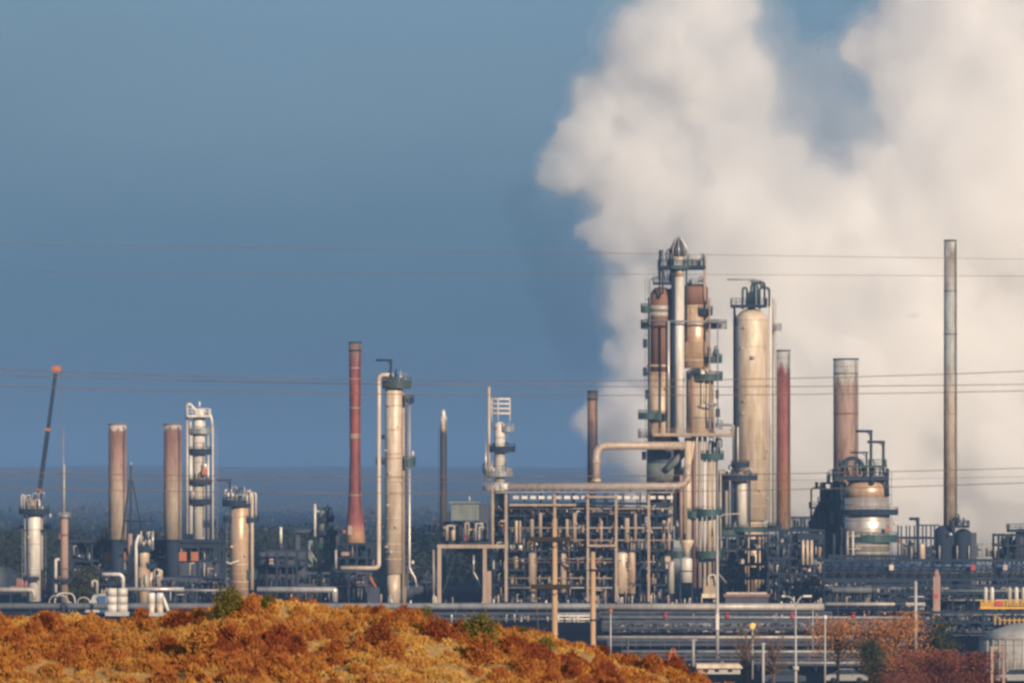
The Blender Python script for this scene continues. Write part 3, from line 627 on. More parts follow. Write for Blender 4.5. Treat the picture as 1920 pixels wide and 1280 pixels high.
for a in range(8): 
    c_, s_ = math.cos(a * .785), math.sin(a * .785)
    t.tube('cage_rib', 'silverdull' if a % 3 else 'silver', [(1272 + 16 * c_, 482, 1.5 * s_ - 1), (1272 + 15.6 * c_, 466, 1.4 * s_ - 1), (1272 + 7 * c_, 450, .6 * s_ - 1), (1272, 444, -1)], 1.1, 3, 5)
for x0, x1 in ((1234, 1262), (1282, 1322)): t.deck(x0, x1, 499, -3.5, 3, 'steel' , 11, 6)
t.deck(1258, 1290, 499, -4, 3, 'green', 13, 7)
for x, a, c_ in ((1236, 500, 560), (1242, 500, 552), (1319, 500, 560), (1321, 480, 640), (1262, 505, 812), (1286, 505, 640)): t.tube('frame_post', 'steel' if x < 1300 else 'beige', [(x, a, -2.5), (x, c_, -2.5)], 1.8 if x != 1262 else 5, 0, 6)
t.deck(1225, 1258, 530, -3, 2, 'steel', 9, 3); t.deck(1296, 1320, 530, -3, 2, 'grey', 8, 4); t.vents(1250, 528, 12, 24, 6, 41, ('steel', 'green', 'mid')); t.vents(1305, 540, 14, 22, 7, 42, ('silverdull', 'steel', 'grey'))
t.vents(1250, 499, 14, 34, 9, 43, ('green', 'steel')); t.vents(1302, 499, 18, 24, 10, 44, ('silverdull', 'grey', 'green')); t.tube('mast', 'steel', [(1242, 490, -1), (1242, 468, -1)], 1)
t.tube('side_frame', 'grey', [(1218, 840, -2), (1218, 525, -2), (1238, 518, -2)], 1.3, 3); t.ladder(1212, 840, 520, -1, 'steel', 2.5)
t.tube('cross_pipe', 'grey', [(1215, 603, -4.5), (1360, 605, -4.5)], 1.9); t.tube('white_drop_pipe', 'silver', [(1252, 604, -5), (1252, 812, -5)], 2.6); t.tube('drop_pipe', 'mid', [(1248, 606, -4.2), (1248, 812, -4.2)], 1.4)
for x, y, r_, m_ in ((1320, 587, 15, 'steel'), (1336, 612, 10, 'steel'), (1353, 612, 9, 'grey'), (1336, 676, 17, 'green'), (1325, 709, 26, 'green'), (1336, 709, 18, 'green'), (1210, 582, 9, 'green'), (1209, 612, 8, 'steel'),
                     (1215, 781, 19, 'green'), (1236, 783, 14, 'green'), (1338, 800, 16, 'grey'), (1332, 857, 24, 'green'), (1205, 816, 9, 'grey')):
    t.platform(x, y, 2, r_, m=m_, rail=12, th=5, dy=-2)
for x, y in ((1209, 645), (1209, 698), (1343, 740), (1345, 775), (1213, 740), (1207, 855)): t.box('junction_box', 'steel', x - 4, y - 9, x + 4, y + 7, -2, -1); 
t.vents(1336, 674, 14, 26, 8, 45, ('steel', 'green', 'mid')); t.vents(1312, 707, 18, 28, 7, 46, ('silver', 'green', 'cream')); t.vents(1334, 855, 16, 40, 8, 47, ('green', 'steel', 'mid'))
for x, a, c_, r_, m_ in ((1295, 700, 812, 3, 'rust'), (1329, 560, 800, 1.6, 'pinkish'), (1338, 720, 812, 2.2, 'white'), (1318, 715, 757, 1.4, 'beige'), (1344, 600, 800, 1.2, 'grey')):
    t.tube('riser', m_, [(x, a, -4), (x, c_, -4)], r_)
t.tube('curved_pipe', 'steel', [(1290, 712, -4), (1295, 698, -4), (1312, 697, -4)], 5, 8); t.tube('curved_pipe', 'grey', [(1318, 755, -5), (1326, 759, -5), (1344, 758, -5)], 1.8, 4)
t.nozzles(1236, 22, 705, 800, 6, 5, 'tan'); t.nozzles(1312, 26, 705, 800, 6, 6, 'tan'); t.nozzles(1303, 25, 580, 680, 6, 7, 'tan'); t.bands(1303, [590, 605, 622, 658], 25.3, 'tanglow', dy=-.4, h=.4, n=30); t.bands(1312, [705, 722, 740, 760, 798], 26.3, 'cream', dy=-.6, h=.4, n=30)
t.deck(1222, 1372, 812, -6, 5, 'beige', 8, 6, 14)
t.lathe('lower_reactor', 'mid', 1246, [(985, 20), (960, 33), (845, 33), (828, 30), (818, 26)], 3, 30); t.cyl('lower_band', 'teal', 1246, 868, 900, 33.4, 3, 30)
t.tube('sloping_duct', 'tan', [(1300, 818, -3), (1296, 850, -3), (1284, 885, -3), (1284, 1000, -3)], 5, 10); t.tube('sloping_duct', 'teal', [(1250, 880, -1), (1296, 835, -1)], 7)
for x, a, c_, r_, m_ in ((1289, 820, 1020, 7, 'cream'), (1301, 816, 1100, 3.4, 'rust'), (1311, 816, 1100, 3.6, 'beige'), (1320, 816, 1085, 2.8, 'white'), (1329, 860, 1085, 4, 'tan'), (1338, 860, 1080, 2.6, 'cream'), (1344, 816, 1000, 1.5, 'grey'),
                         (1276, 890, 1010, 3, 'pinkish'), (1295, 900, 1080, 2, 'mid'), (1350, 880, 1040, 1.6, 'silverdull')):
    t.tube('riser', m_, [(x, a, -3), (x, c_, -3)], r_, 0, 10)
for x, y, r_ in ((1328, 962, 27), (1300, 965, 14), (1328, 1040, 24), (1270, 1040, 14)): t.platform(x, y, 2, r_, m='green', rail=13, th=6, dy=-3)
t.lathe('hopper', 'cream', 1282, [(1040, 3), (1028, 7), (1014, 13), (1010, 13)], -16, 18); t.cyl('bright_drum', 'white', 1281, 1042, 1088, 11, -17, 24, dome=4); t.bands(1281, [1067], 11.5, 'mid', dy=-17)
for x in (1270, 1292): t.box('drum_leg', 'steel', x - 1.5, 1086, x + 1.5, GR(950), -17.2, -16.8)
t.vents(1282, 1012, 16, 90, 12, 50, ('cream', 'tan', 'rust', 'silver'), 2)
for x in (1222, 1262, 1300, 1345): t.box('leg', 'mid', x - 2, 820, x + 2, GR(950), 4, 4.6)
t.vents(1320, 1035, 26, 26, 8, 48, ('silver', 'green', 'mid')); t.vents(1290, 905, 12, 30, 7, 49, ('cream', 'rust', 'tan'))

# ------------------------------------------------------------------ round reactor
t = Thing('reactor_vessel', 'fat glinting silver reactor with crane arms on its crowded top deck', 'reactor', 1627, 985)
t.lathe('head', 'tanglow', 1625, [(932, 42), (915, 40), (903, 33), (896, 22), (892, 5)], n=40); t.cyl('shell', 'polished', 1626, 932.3, 1050, 42.5, n=44); t.cyl('skirt', 'mid', 1626, 1050.2, GR(985), 36, n=24)
t.bands(1626, [945, 975, 990, 1022, 1036], 43, 'silverdull', n=44, h=1)
t.platform(1630, 961, 40, 54, 180, 380, m='steel', rail=11, th=4); t.platform(1634, 1010, 38, 48, 200, 390, m='green', rail=13, th=6)
t.platform(1626, 900, 10, 38, m='steel', rail=10); t.deck(1563, 1664, 892, -4, 5, 'steel', 13, 8); t.deck(1575, 1660, 872, -3, 5, 'green', 11, 4)
t.tube('header_arch', 'steel', [(1578, 892, -1), (1580, 868, -1), (1592, 858, -1), (1608, 860, -1), (1618, 872, -1), (1620, 892, -1)], 4, 8)
t.davit(1633, 890, 808, -28, 0, 'steel', 2.4); t.davit(1657, 890, 828, -30, 1, 'steel', 2.4); t.davit(1624, 880, 848, -30, -1, 'steel', 1.6); t.vents(1605, 890, 26, 30, 12, 51, ('steel', 'green', 'mid')); t.vents(1650, 890, 14, 26, 6, 52, ('steel', 'green', 'silver'))
t.tube('nozzle_drop', 'steel', [(1631, 890, -4), (1633, 908, -4)], 4); t.ladder(1668, 885, 1050, -1, 'steel'); t.tube('riser', 'steel', [(1660, 885, -3), (1662, 930, -3)], 4)
t.box('orange_cover', 'orange', 1658, 986, 1666, 994, -5, -4.4); t.box('orange_cover', 'orange', 1681, 1010, 1688, 1018, -4, -3.4); t.cyl('valve', 'white', 1675, 975, 984, 3, -4, 10, dome=3)
for x in (1596, 1586): t.tube('riser', 'white' if x == 1596 else 'silverdull', [(x, 995, -5), (x, 1050, -5)], 2)
for y in (1004, 1028): t.tube('guard_rail', 'silverdull', [(1583, y, -5), (1610, y, -5)], 1.2)
t.nozzles(1626, 42.5, 940, 1045, 12, 8, 'silverdull'); t.vents(1626, 1052, 34, 22, 12, 53, ('silver', 'mid', 'teal', 'steel'))
t = module('dark shadowed steel tower hugging the left side of the fat reactor', 'structure', 1545, 1584, 905, 1000, 3, [905, 940, 985, 1020, 1050], 9, 'steel', 61, .95, bright=.06, post=3, name='steel_tower')
t.tube('sloping_duct', 'steel', [(1527, 1040, 1), (1528, 965, 1), (1547, 932, 1), (1575, 912, 1)], 6, 14)
for y in (950, 985, 1018): t.deck(1519, 1548, y, -2, 4, 'steel', 9, 3)
for x in (1519, 1533, 1547): t.box('stair_post', 'steel', x - 1, 930 if x > 1530 else 945, x + 1, 1052, -2.1, -1.8)
t.vents(1534, 985, 12, 28, 6, 62, ('mid', 'steel', 'green')); t.vents(1534, 1018, 12, 28, 6, 63, ('mid', 'steel', 'silverdull')); t.vents(1565, 904, 16, 24, 7, 64, ('mid', 'steel')); t.tube('frame_pipe', 'steel', [(1520, 1050, -2), (1520, 915, -2), (1545, 913, -2)], 1.8, 4)
t.box('cladding', 'steel', 1546, 915, 1583, 1050, 5, 8); t.cyl('standpipe', 'steel', 1530, 903, 914, 3, -2, 8); t.tube('white_drop_pipe', 'white', [(1563, 1000, -2), (1563, 1050, -2)], 2.2)
t.tube('tall_duct', 'steel', [(1569, 880, -1), (1569, 1050, -1)], 6); t.tube('tall_duct', 'mid', [(1534, 950, -1), (1534, 1050, -1)], 4)

# ================================================================== PIPE RACK STRUCTURES
t = module('long dark pipe rack tower block full of vessels under the rust-streaked pipe', 'pipe rack', 922, 1262, 922, 935, 12, [944, 966, 1000, 1032, 1068, 1096], 22, 'steel', 71, .95, bright=.62, post=1.2, name='pipe_rack',
           vm=['beige', 'tan', 'pinkish', 'silverdull', 'beige', 'white', 'tan'])
t.deck(930, 1264, 921, -1, 22, 'grey', 9, 3, 14)
for i in range(19): t.box('air_cooler', 'white' if i % 5 else 'silver', 962 + i * 16, 929, 973 + i * 16, 935, -1.6, 1)
for x in (949, 1040): t.box('front_post', 'beige', x - 2.6, 926, x + 2.6, GR(935) - 2, -2.2, -1.7, label='beige fireproofed post standing proud of the dark rack')
for x in (1216, 1102, 1155, 924): t.box('front_post', 'beige', x - 2.3, 926 if x != 924 else 910, x + 2.3, GR(935) - 2 if x != 924 else 1020, -2.2, -1.7, label='beige fireproofed post standing proud of the dark rack')
for x0, x1, y in ((1100, 1157, 931), (1100, 1157, 1022), (955, 1080, 946), (938, 949, 976)): t.box('front_beam', 'beige', x0, y - 2, x1, y + 2, -2.7, -2.25)
for y, m_ in ((953, 'beige'), (960, 'mid'), (989, 'silverdull'), (1012, 'pinkish'), (1047, 'grey'), (1053, 'rust'), (1083, 'beige'), (1101, 'silverdull')): t.tube('pipe', m_, [(952 if y % 2 else 1000, y, -1.2), (1262 if y % 3 else 1180, y, -1.2)], 1.2, 0, 6)
for x, y0, y1, r in ((968, 975, 1017, 3), (975, 975, 1017, 2.4), (997, 972, 1010, 4), (1013, 960, 1008, 3.4), (1063, 972, 1010, 3.2), (1077, 960, 1016, 4), (1127, 975, 1016, 3), (1175, 970, 1016, 5), (1191, 962, 1018, 3), (1244, 975, 1016, 3), (1254, 970, 1030, 2.4)):
    t.cyl('heat_exchanger', 'beige' if int(x) % 2 else 'tan', x, y0, y1, r, -1, 12, dome=1.5)
for x, y0, y1, r, m_ in ((998, 1035, 1108, 8, 'beige'), (1056, 1036, 1110, 6, 'tan'), (1166, 1034, 1112, 11, 'cream'), (1184, 1034, 1112, 7, 'tan'), (1258, 1050, 1112, 6, 'silverdull')):
    t.cyl('vessel', m_, x, y0, y1, r, -.6, 16, dome=4)
for x0, x1, y0, y1 in ((1216, 1186, 1034, 1100), (1040, 1062, 1034, 1068)): t.tube('brace', 'steel', [(x0, y0, -1.2), (x1, y1, -1.2)], 2, 0, 4)
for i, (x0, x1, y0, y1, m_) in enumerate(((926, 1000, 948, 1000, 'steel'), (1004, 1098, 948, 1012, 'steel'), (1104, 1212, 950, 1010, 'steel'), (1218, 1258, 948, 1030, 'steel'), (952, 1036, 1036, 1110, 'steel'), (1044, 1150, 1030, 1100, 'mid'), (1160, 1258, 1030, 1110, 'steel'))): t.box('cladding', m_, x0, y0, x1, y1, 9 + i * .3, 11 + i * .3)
t = Thing('transfer_pipe', 'thick rust-streaked horizontal pipe lying along the top of the pipe rack', 'pipe', 1115, 940, z=Zp(912, 940))
t.tube('pipe', 'rustpipe', [(945, 912, 1), (1276, 911, 1), (1290, 900, 1), (1290, 870, 1)], 7, 14, n=14)
for x in range(958, 1280, 32): t.box('saddle', 'steel', x - 1.2, 918, x + 1.2, 921.5, 0, 2)
t.cyl('flange', 'white', 945, 906, 918, 9, 1, 14)
t = Thing('transfer_pipe', 'beige arch pipe rising from the rack and turning right into the tallest tower', 'pipe', 1118, 943, z=Zp(905, 943))
t.tube('pipe', 'rustpipe', [(1118, 905, 2), (1118, 835, 2), (1285, 835, 2)], 7.6, 22, n=16)
t.cyl('flange', 'tan', 1118, 898, 903, 9.2, 2, 16); t.cyl('flange', 'tan', 1118, 864, 867, 8.6, 2, 16)

t = Thing('support_portal', 'beige portal frame with dark legs and braces below the grey-green shed', 'frame', 868, 925)
t.box('beam', 'beige', 820, 1020, 950, 1027, -1, 0)
for x in (824, 909): t.box('post', 'beige', x - 3.6, 1027.1, x + 3.6, GR(925), -.9, 0)
t.box('post', 'pinkish', 913, 1070, 921, GR(925), 0, .8)
for a, c_ in (((858, 1028), (830, 1112)), ((868, 1028), (902, 1112))): t.tube('brace', 'steel', [(*a, 3), (*c_, 3)], 2, 0, 4)
t.box('back_beam', 'steel', 860, 1028, 906, 1034, 1, 2); t.tube('riser', 'silverdull', [(813, 1030, 0), (813, 1118, 0)], 2); t.tube('riser', 'silver', [(888, 1040, 1), (888, 1072, 1)], 2)
t.tube('branch_pipe', 'white', [(888, 1072, 1), (897, 1088, 1), (901, 1100, 1)], 1.8)
t.box('plinth_deck', 'steel', 824, 1014, 922, 1019.8, -.6, 9)
for x in (830, 848, 870, 892, 918): t.box('upper_post', 'steel', x - 2, 975, x + 2, 1014, 0, .5)
t.box('shed', 'teal', 846, 943, 898, 975, 1, 8, label='grey-green sheet metal shed'); t.box('shed_roof', 'teal', 842, 940, 900, 943, .5, 8.5)
for x in range(850, 896, 6): t.box('shed_rib', 'teal', x, 944, x + .8, 974.5, .88, .995)
t.cyl('vent', 'silverdull', 880, 930, 940, 1.6, 3, 8); t.box('shed_annex', 'mid', 899, 945, 918, 1010, 2, 9)
t.vents(866, 1012, 34, 34, 16, 91, ('tan', 'silverdull', 'mid', 'mid', 'beige'), 2.6); t.box('red_cabinet', 'redpaint', 871, 1002, 879, 1013, -.3, .4)
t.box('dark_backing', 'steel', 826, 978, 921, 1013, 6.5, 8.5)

# heaters and dark blocks
t = module('long dark heater frame with orange burner boxes under the two matching stacks', 'furnace', 132, 412, 1013, 960, 8, [1016, 1050, 1080], 14, 'steel', 101, .9, bright=.42, post=2.2, name='furnace_unit', vm=['silverdull', 'white', 'tan', 'grey'])
t.box('roof_plate', 'steel', 130, 1011, 414, 1017, -.6, 14.6)
for x0, x1 in ((134, 150), (160, 198), (238, 262), (288, 352), (376, 409)): t.box('cladding', 'steel', x0, 1017.2, x1, 1052, 3 + (x0 % 5) * .4, 9)
for x0, x1 in ((134, 190), (240, 300), (300, 409)): t.box('cladding', 'mid', x0, 1056, x1, 1108, 7 + (x0 % 3) * .4, 12)
t.box('fascia', 'steel', 190, 1017.2, 409, 1027, -.1, .6)
for x0, x1 in ((196, 212), (217, 236), (308, 330), (336, 350), (358, 372)): t.box('burner_box', 'orange', x0, 1034, x1, 1051, -.9, 1, label='orange burner box')
for x0, x1 in ((300, 352), (352, 398), (195, 236)): t.box('heater_box', 'teal' if x0 == 195 else 'mid', x0, 1053, x1, 1092, 0, 6)
t.vents(200, 1011, 14, 22, 6, 103, ('silverdull', 'grey', 'mid'))
t = Thing('tripod_derrick', 'dark tripod mast with stay wires leaning over the furnace frame', 'mast', 244, 925)
t.tube('mast', 'mid', [(246, 1000), (245.5, 872)], 2.4); t.tube('lower_mast', 'pinkish', [(243.5, 1128), (244, 1000)], 4.4)
t.tube('stay', 'steel', [(242, 900, 0), (232, 965, 2), (224, 1018, 3)], 1.1); t.tube('stay', 'steel', [(248, 900, 0), (256, 950, 2), (264, 1000, 3)], 1.1); t.tube('stay', 'mid', [(245, 905, -1), (238, 960, -2), (232, 1010, -2)], 1)
t.tube('boom', 'steel', [(232, 976, 0), (291, 977, 0)], 1.6); t.tube('needle', 'silverdull', [(246, 872), (246, 866)], 1)
t = Thing('separator_vessel', 'short gleaming vessel hemmed in by white pipes in front of the furnace frame', 'vessel', 270, 918)
t.cyl('shell', 'cream', 270, 1032, 1062, 9.5, n=24, dome=3); t.cyl('lower_shell', 'tanglow', 270, 1062.3, GR(918), 11, n=24); t.platform(270, 1028, 3, 17, m='steel', rail=8, th=5); t.platform(283, 1062, 2, 12, m='steel', rail=8)
t.tube('side_pipe', 'white', [(256, 1110, -1), (256, 1015, -1), (262, 1002, -1)], 3, 5); t.tube('side_pipe', 'silver', [(287, 1030, -1), (287, 995, -1)], 2.4); t.vents(272, 1026, 14, 34, 9, 105, ('white', 'silver', 'silverdull')); t.vents(285, 1100, 24, 34, 10, 106, ('white', 'silver', 'cream', 'mid'), 2)
t = module('low dark block with grey cladding between the tan column and the red chimney', 'furnace', 482, 575, 1030, 985, 6, [1032, 1060], 12, 'steel', 111, .9, bright=.1, post=2, name='furnace_block')
t.box('cladding', 'mid', 486, 1034, 572, 1086, 4, 9)
t = Thing('vent_post', 'small white upright vent pipe above the low dark block', 'vent', 524, 990, z=Zp(1032, 990)); t.cyl('pipe', 'white', 524, 988, 1018, 2.6, 6, 10); t.cyl('base', 'mid', 524, 1018, 1032, 5, 6, 10)
t = Thing('distillation_column', 'dim blue-grey column with one white pipe left of the red chimney', 'column', 607, 995)
t.cyl('shell', 'teal', 607, 955, 1062, 10, n=20, dome=4); t.cyl('skirt', 'mid', 607, 1062, GR(995), 14); t.tube('side_pipe', 'white', [(591, 1005, -1), (591, 944, -1)], 2.6)
t.tube('branch_pipe', 'silver', [(591, 955, -1), (600, 960, -1)], 1.8); t.platform(608, 975, 5, 18, m='steel', rail=10); t.platform(612, 1000, 5, 22, m='steel', rail=10); t.platform(610, 1025, 5, 20, m='green', rail=10)
t.vents(610, 974, 14, 32, 9, 113, ('steel', 'mid', 'mid')); t.box('frame', 'mid', 618, 985, 634, 1062, 1, 5); t.box('frame_head', 'mid', 552, 992, 590, 998, 0, 5); t.box('frame_leg', 'mid', 554, 998.1, 562, 1062, 1, 4); t.box('frame_leg', 'teal', 578, 998.1, 586, 1062, 1, 4)
t.tube('sloping_duct', 'grey', [(580, 1030, -1), (594, 1052, -1)], 2.2); t.cyl('valve', 'white', 606, 1048, 1054, 2.5, -2, 8, dome=2); t.cyl('valve', 'white', 626, 988, 995, 2.5, -1, 8, dome=2)
t = module('dark furnace box carrying the red chimney', 'furnace', 632, 706, 1018, 980, 5, [1020, 1045, 1070], 14, 'steel', 115, .9, bright=.08, post=2, name='furnace_block')
t.box('cladding', 'steel', 646, 1022, 704, 1064, 3, 12); t.box('panel', 'pinkish', 640, 1034, 655, 1041, -1, -.6); t.cyl('orange_drum', 'orange', 645, 993, 1000, 4, 0, 10); t.cyl('standpipe', 'silverdull', 630, 1030, 1065, 2.2, -1, 8)
module('grey knot of pipes and pumps at the foot of the red chimney', 'equipment', 560, 708, 1070, 950, 8, [1074, 1096], 8, 'mid', 117, .95, bright=.6, post=1.2)
module('low pale pumps and piping behind the white tanks at the left', 'equipment', 100, 250, 1068, 950, 8, [1072, 1095], 8, 'steel', 119, .9, bright=.5, post=1.2)
module('row of small dark pumps and white valves left of the tan column', 'equipment', 290, 428, 1082, 925, 8, [1085, 1104], 8, 'mid', 121, .9, bright=.35, post=1)
module('shadowy equipment right of the long column, below the steam wisps', 'equipment', 764, 818, 1062, 1010, 4, [1065, 1090], 8, 'mid', 123, .7, bright=.15, post=1)
module('dense grey machinery right of the tallest tower with green decks', 'process unit', 1345, 1448, 1002, 950, 6, [1004, 1030, 1058, 1084], 12, 'steel', 131, .97, bright=.62, post=1.3, deckm='green')
t = module('grey and rust machinery at the foot of the rust red stack', 'process unit', 1440, 1545, 992, 930, 6, [994, 1018, 1046, 1075, 1096], 12, 'steel', 133, .97, bright=.55, post=1.3)
t.box('duct_bank', 'steel', 1494, 1000, 1545, 1012, -1, 4)
for x in (1505, 1513, 1521): t.cyl('exchanger_tube', 'cream', x, 1012, 1058, 2.6, -1.4, 12)
module('dark low machinery in front of the fat reactor skirt', 'process unit', 1560, 1700, 1040, 915, 8, [1043, 1070, 1092], 8, 'steel', 135, .9, bright=.25, post=1.5)
t = Thing('coke_drum_pair', 'two dark round-headed drums with a cluttered deck at the foot of the tallest pale stack', 'vessel', 1788, 955)
for x, y in ((1769, 984), (1806, 990)): t.cyl('drum', 'steel', x, y, GR(955), 17, 0, 24, dome=14)
t.box('frame', 'steel', 1752, 1022, 1826, GR(955), 2, 6); t.deck(1782, 1815, 984, -3, 3, 'steel', 9, 5); t.vents(1795, 984, 14, 22, 10, 141, ('steel', 'green', 'mid')); t.box('stair_tower', 'mid', 1820, 998, 1830, GR(955), -1, 3)
for x in (1793, 1815, 1760): t.tube('riser', 'silverdull', [(x, 1022, -2), (x, 1048, -2)], 1.2)
t.cyl('valve', 'white', 1780, 998, 1003, 3, -2.6, 8, dome=2); t.cyl('valve', 'white', 1749, 1030, 1036, 3, -2.6, 8, dome=2)
t = module('grey piping cluster with a jib arm between the fat reactor and the dark drums', 'process unit', 1690, 1752, 985, 945, 5, [1008, 1048], 8, 'steel', 143, .9, bright=.5, post=1.4)
t.davit(1720, 1050, 972, -16, -1, 'steel', 2.8); t.cyl('pale_vessel', 'cream', 1728, 1018, 1048, 6, -1, 14, dome=3); t.tube('frame_pipe', 'steel', [(1722, 984, 0), (1762, 984, 0)], 1.4)
t = module('dark stepped steelwork cut by the right edge of the photo', 'process unit', 1872, 1960, 1000, 950, 6, [1003, 1022, 1048], 10, 'steel', 145, .95, bright=.12, post=2, name='steel_tower')
t.deck(1892, 1940, 992, -1, 5, 'steel', 10, 5); t.box('cladding', 'steel', 1885, 1012, 1955, 1050, 4, 8); t.cyl('riser', 'mid', 1915, 990, 1050, 10, 1, 16, dome=5)
module('pale hazy piping behind the truss bridge right of the dark drums', 'process unit', 1830, 1880, 1018, 1050, 4, [1020, 1045], 8, 'grey', 147, .8, bright=.9, post=1, back=False)
module('pale hazy pipework between the rust stack and the dark tower', 'process unit', 1486, 1530, 968, 1060, 4, [970, 990], 8, 'grey', 149, .7, bright=.9, post=1, back=False)

# truss bridge
t = Thing('truss_bridge', 'long dark truss bridge carrying pipes across the right side', 'bridge', 1740, 900)
for y in (1050, 1086): 
    for d in (0, 3): t.box('chord', 'steel', 1540, y - 2.4, 1980, y + 2.4, d - .2, d + .2)
for i in range(23):
    x = 1544 + i * 19; t.box('upright', 'steel', x - 1, 1052.5, x + 1, 1083.5, -.1, .1)
    if i < 22: t.tube('diagonal', 'steel', [(x, 1053, 0), (x + 19, 1083, 0)] if i % 2 else [(x, 1083, 0), (x + 19, 1053, 0)], 1, 0, 4)
for k, (y, m_) in enumerate(((1060, 'blue'), (1067, 'mid'), (1074, 'mid'), (1080, 'steel'))): t.tube('pipe', m_, [(1540, y, 1 + .4 * k), (1980, y, 1 + .4 * k)], 3, 0, 8)
for x in (1716, 1900, 1560): t.box('pier', 'steel', x - 8, 1088.5, x + 8, GR(900), .5, 2.5)
t.box('walkway', 'steel', 1540, 1083.6, 1980, 1085, .3, 2.7)
for x, m_ in ((1667, 'white'), (1820, 'redpaint'), (1880, 'silverdull')): t.box('cabinet', m_, x, 1058, x + 8, 1068, -.8, -.3)
t = Thing('boundary_pier', 'pinkish concrete pier standing in front of the truss bridge', 'pillar', 1757, 790); t.box('shaft', 'pinkish', 1750, 1080, 1763, GR(790), 0, 1.2); t.lathe('cap', 'pinkish', 1756.5, [(1080, 8), (1068, 3)], .6, 4); t.box('red_mark', 'redpaint', 1752, 1113, 1759, 1121, -.05, -.01)
# ================================================================== CRANE
t = Thing('mobile_crane', 'mobile crane with a long dark leaning boom and orange tip', 'crane', 50, 1010)
b = B(); b.tube([t.p(47, 1100), t.p(74, 920)], 7 * t.U, 4); t.put('boom_base', b, 'steel')
t.tube('boom_middle', 'steel', [(74, 920), (90, 805)], 5.6, 0, 4); t.tube('boom_tip', 'steel', [(90, 805), (104, 700)], 4.6, 0, 4)
for x, y in ((74, 920), (90, 805)): t.tube('boom_joint', 'orange', [(x - .5, y + 2.5), (x + .5, y - 2.5)], 6.6, 0, 4)
t.box('boom_head', 'orange', 98, 686, 115, 698, -.8, .8); t.tube('hoist_cable', 'cable', [(113, 698), (113, 1000)], .5); t.box('hook_block', 'orange', 111, 1000, 115, 1010, -.2, .2)
t.box('chassis', 'orange', 20, 1098, 85, 1106, -1.4, 1.4); t.box('cab', 'orange', 70, 1085, 84, 1098, -1.3, 1.3); t.box('cab_window', 'glass', 74, 1087, 82, 1093, -1.34, -1.31); t.box('superstructure', 'orange', 32, 1084, 58, 1097.8, -1.2, 1.2)
for x in (27, 38, 66, 78):
    for d in (-1.3, 1.0):
        bb = B(); c0 = t.p(x, 1108, d); bb.tube([c0, (c0[0], c0[1] + .35, c0[2])], .55, 14); t.put('wheel', bb, 'rubber')
# ================================================================== LOW PIPES, TANKS AND PIPE TRACKS
def track(label, y, Y, x0, x1, r, m='pipegrey', step=57, tail=None, seed=1, name='pipeline', supm='steel', extra=(), n=10):
    t = Thing(name, label, 'pipe', (x0 + x1) / 2, Y)
    pts = [(x0, y), (x1, y)]
    if tail: pts += tail
    t.tube('pipe', m, pts, r, r * 2, n)
    for dy_, ry, mm in extra: t.tube('pipe', mm, [(x0, y + ry, dy_), (x1, y + ry, dy_)], r * .7, 0, 8)
    x = x0 + step * .4
    while x < x1:
        t.box('support', supm, x - 1.5, y + r * .9, x + 1.5, GR(Y), -.3, .6); x += step
    return t
track('grey pipe ending in a downward bend at the left edge', 1105, 890, -60, 64, 4.4, 'silverdull', tail=[(64, 1125)])
track('pale pipe running right from the white tanks', 1104, 885, 234, 345, 4, 'silver', tail=[(345, 1104)])
track('thin grey pipe with a drop leg ending by the tan column', 1106, 890, 340, 424, 2.6, 'pipegrey', tail=[(424, 1106)])
track('bright thick pipe bending down at its right end, right of the tan column', 1105, 880, 482, 624, 5.6, 'silver', tail=[(628, 1105), (628, 1128)], n=14)
track('long thick grey pipe just above the mound, left of the wooden poles', 1136, 850, -80, 1128, 6.2, 'pipegrey', tail=[(1140, 1140)], n=14, extra=((3, 16, 'pipegrey'), (5, 22, 'mid')))
track('long thick grey pipe right of the wooden poles, passing behind the double street light', 1137, 845, 1122, 1545, 6.6, 'silverdull', n=14, extra=((2.5, 14, 'mid'), (4.5, 19, 'pipegrey')))
track('raised grey pipe under the truss bridge with bright end at its right', 1106, 860, 1560, 1712, 6, 'pipegrey', n=14, tail=[(1714, 1106)])
track('dashed pale pipe behind the orange leaved tree top', 1132, 800, 1548, 1735, 3.4, 'silverdull', extra=((2, 9, 'pipegrey'),))
track('thin grey pipe with red valves behind the long pipe supports', 1157, 780, 1130, 1740, 2.6, 'pipegrey', 57, extra=((3, 6, 'mid'), (5, 10, 'grey')))
t = track('fat blue-grey pipe resting between dark supports in the pipe track', 1172, 745, 1128, 1560, 6, 'grey', 57, extra=((4, 9, 'mid'), (7, 13, 'mid')))
for i in range(8): t.box('support_frame', 'steel', 1168 + 57 * i, 1163, 1175 + 57 * i, GR(745) - 1, -.7, 0)
track('pale thin pipe above the red barrier top', 1194, 685, 1120, 1600, 3, 'silverdull', 50, extra=((3, 5, 'pipegrey'), (6, 8, 'mid'), (8, 14, 'mid')))
track('pale thin pipe level with the tip of the red barrier', 1221, 625, 1165, 1640, 3.2, 'pipegrey', 54, extra=((3, 6, 'mid'), (6, 9, 'mid')))
track('lowest grey pipe of the track, behind the green shrub and tree trunks', 1242, 585, 1400, 1660, 2.8, 'pipegrey', 54, extra=((3, 6, 'mid'),))
track('thin grey pipe running under the yellow platform', 1152, 770, 1765, 1960, 2.4, 'grey', 40, extra=((3, 8, 'mid'), (5, 20, 'blue')))
track('dark blue pipes at the right between pinkish pier and grey tank', 1184, 715, 1640, 1960, 2.2, 'mid', 40, extra=((3, 7, 'mid'), (5, 12, 'mid')))
track('thin teal-grey pipe crossing behind the pinkish pier', 1107, 840, 1770, 1960, 2.2, 'teal', 40, extra=((2, 18, 'silverdull'),))
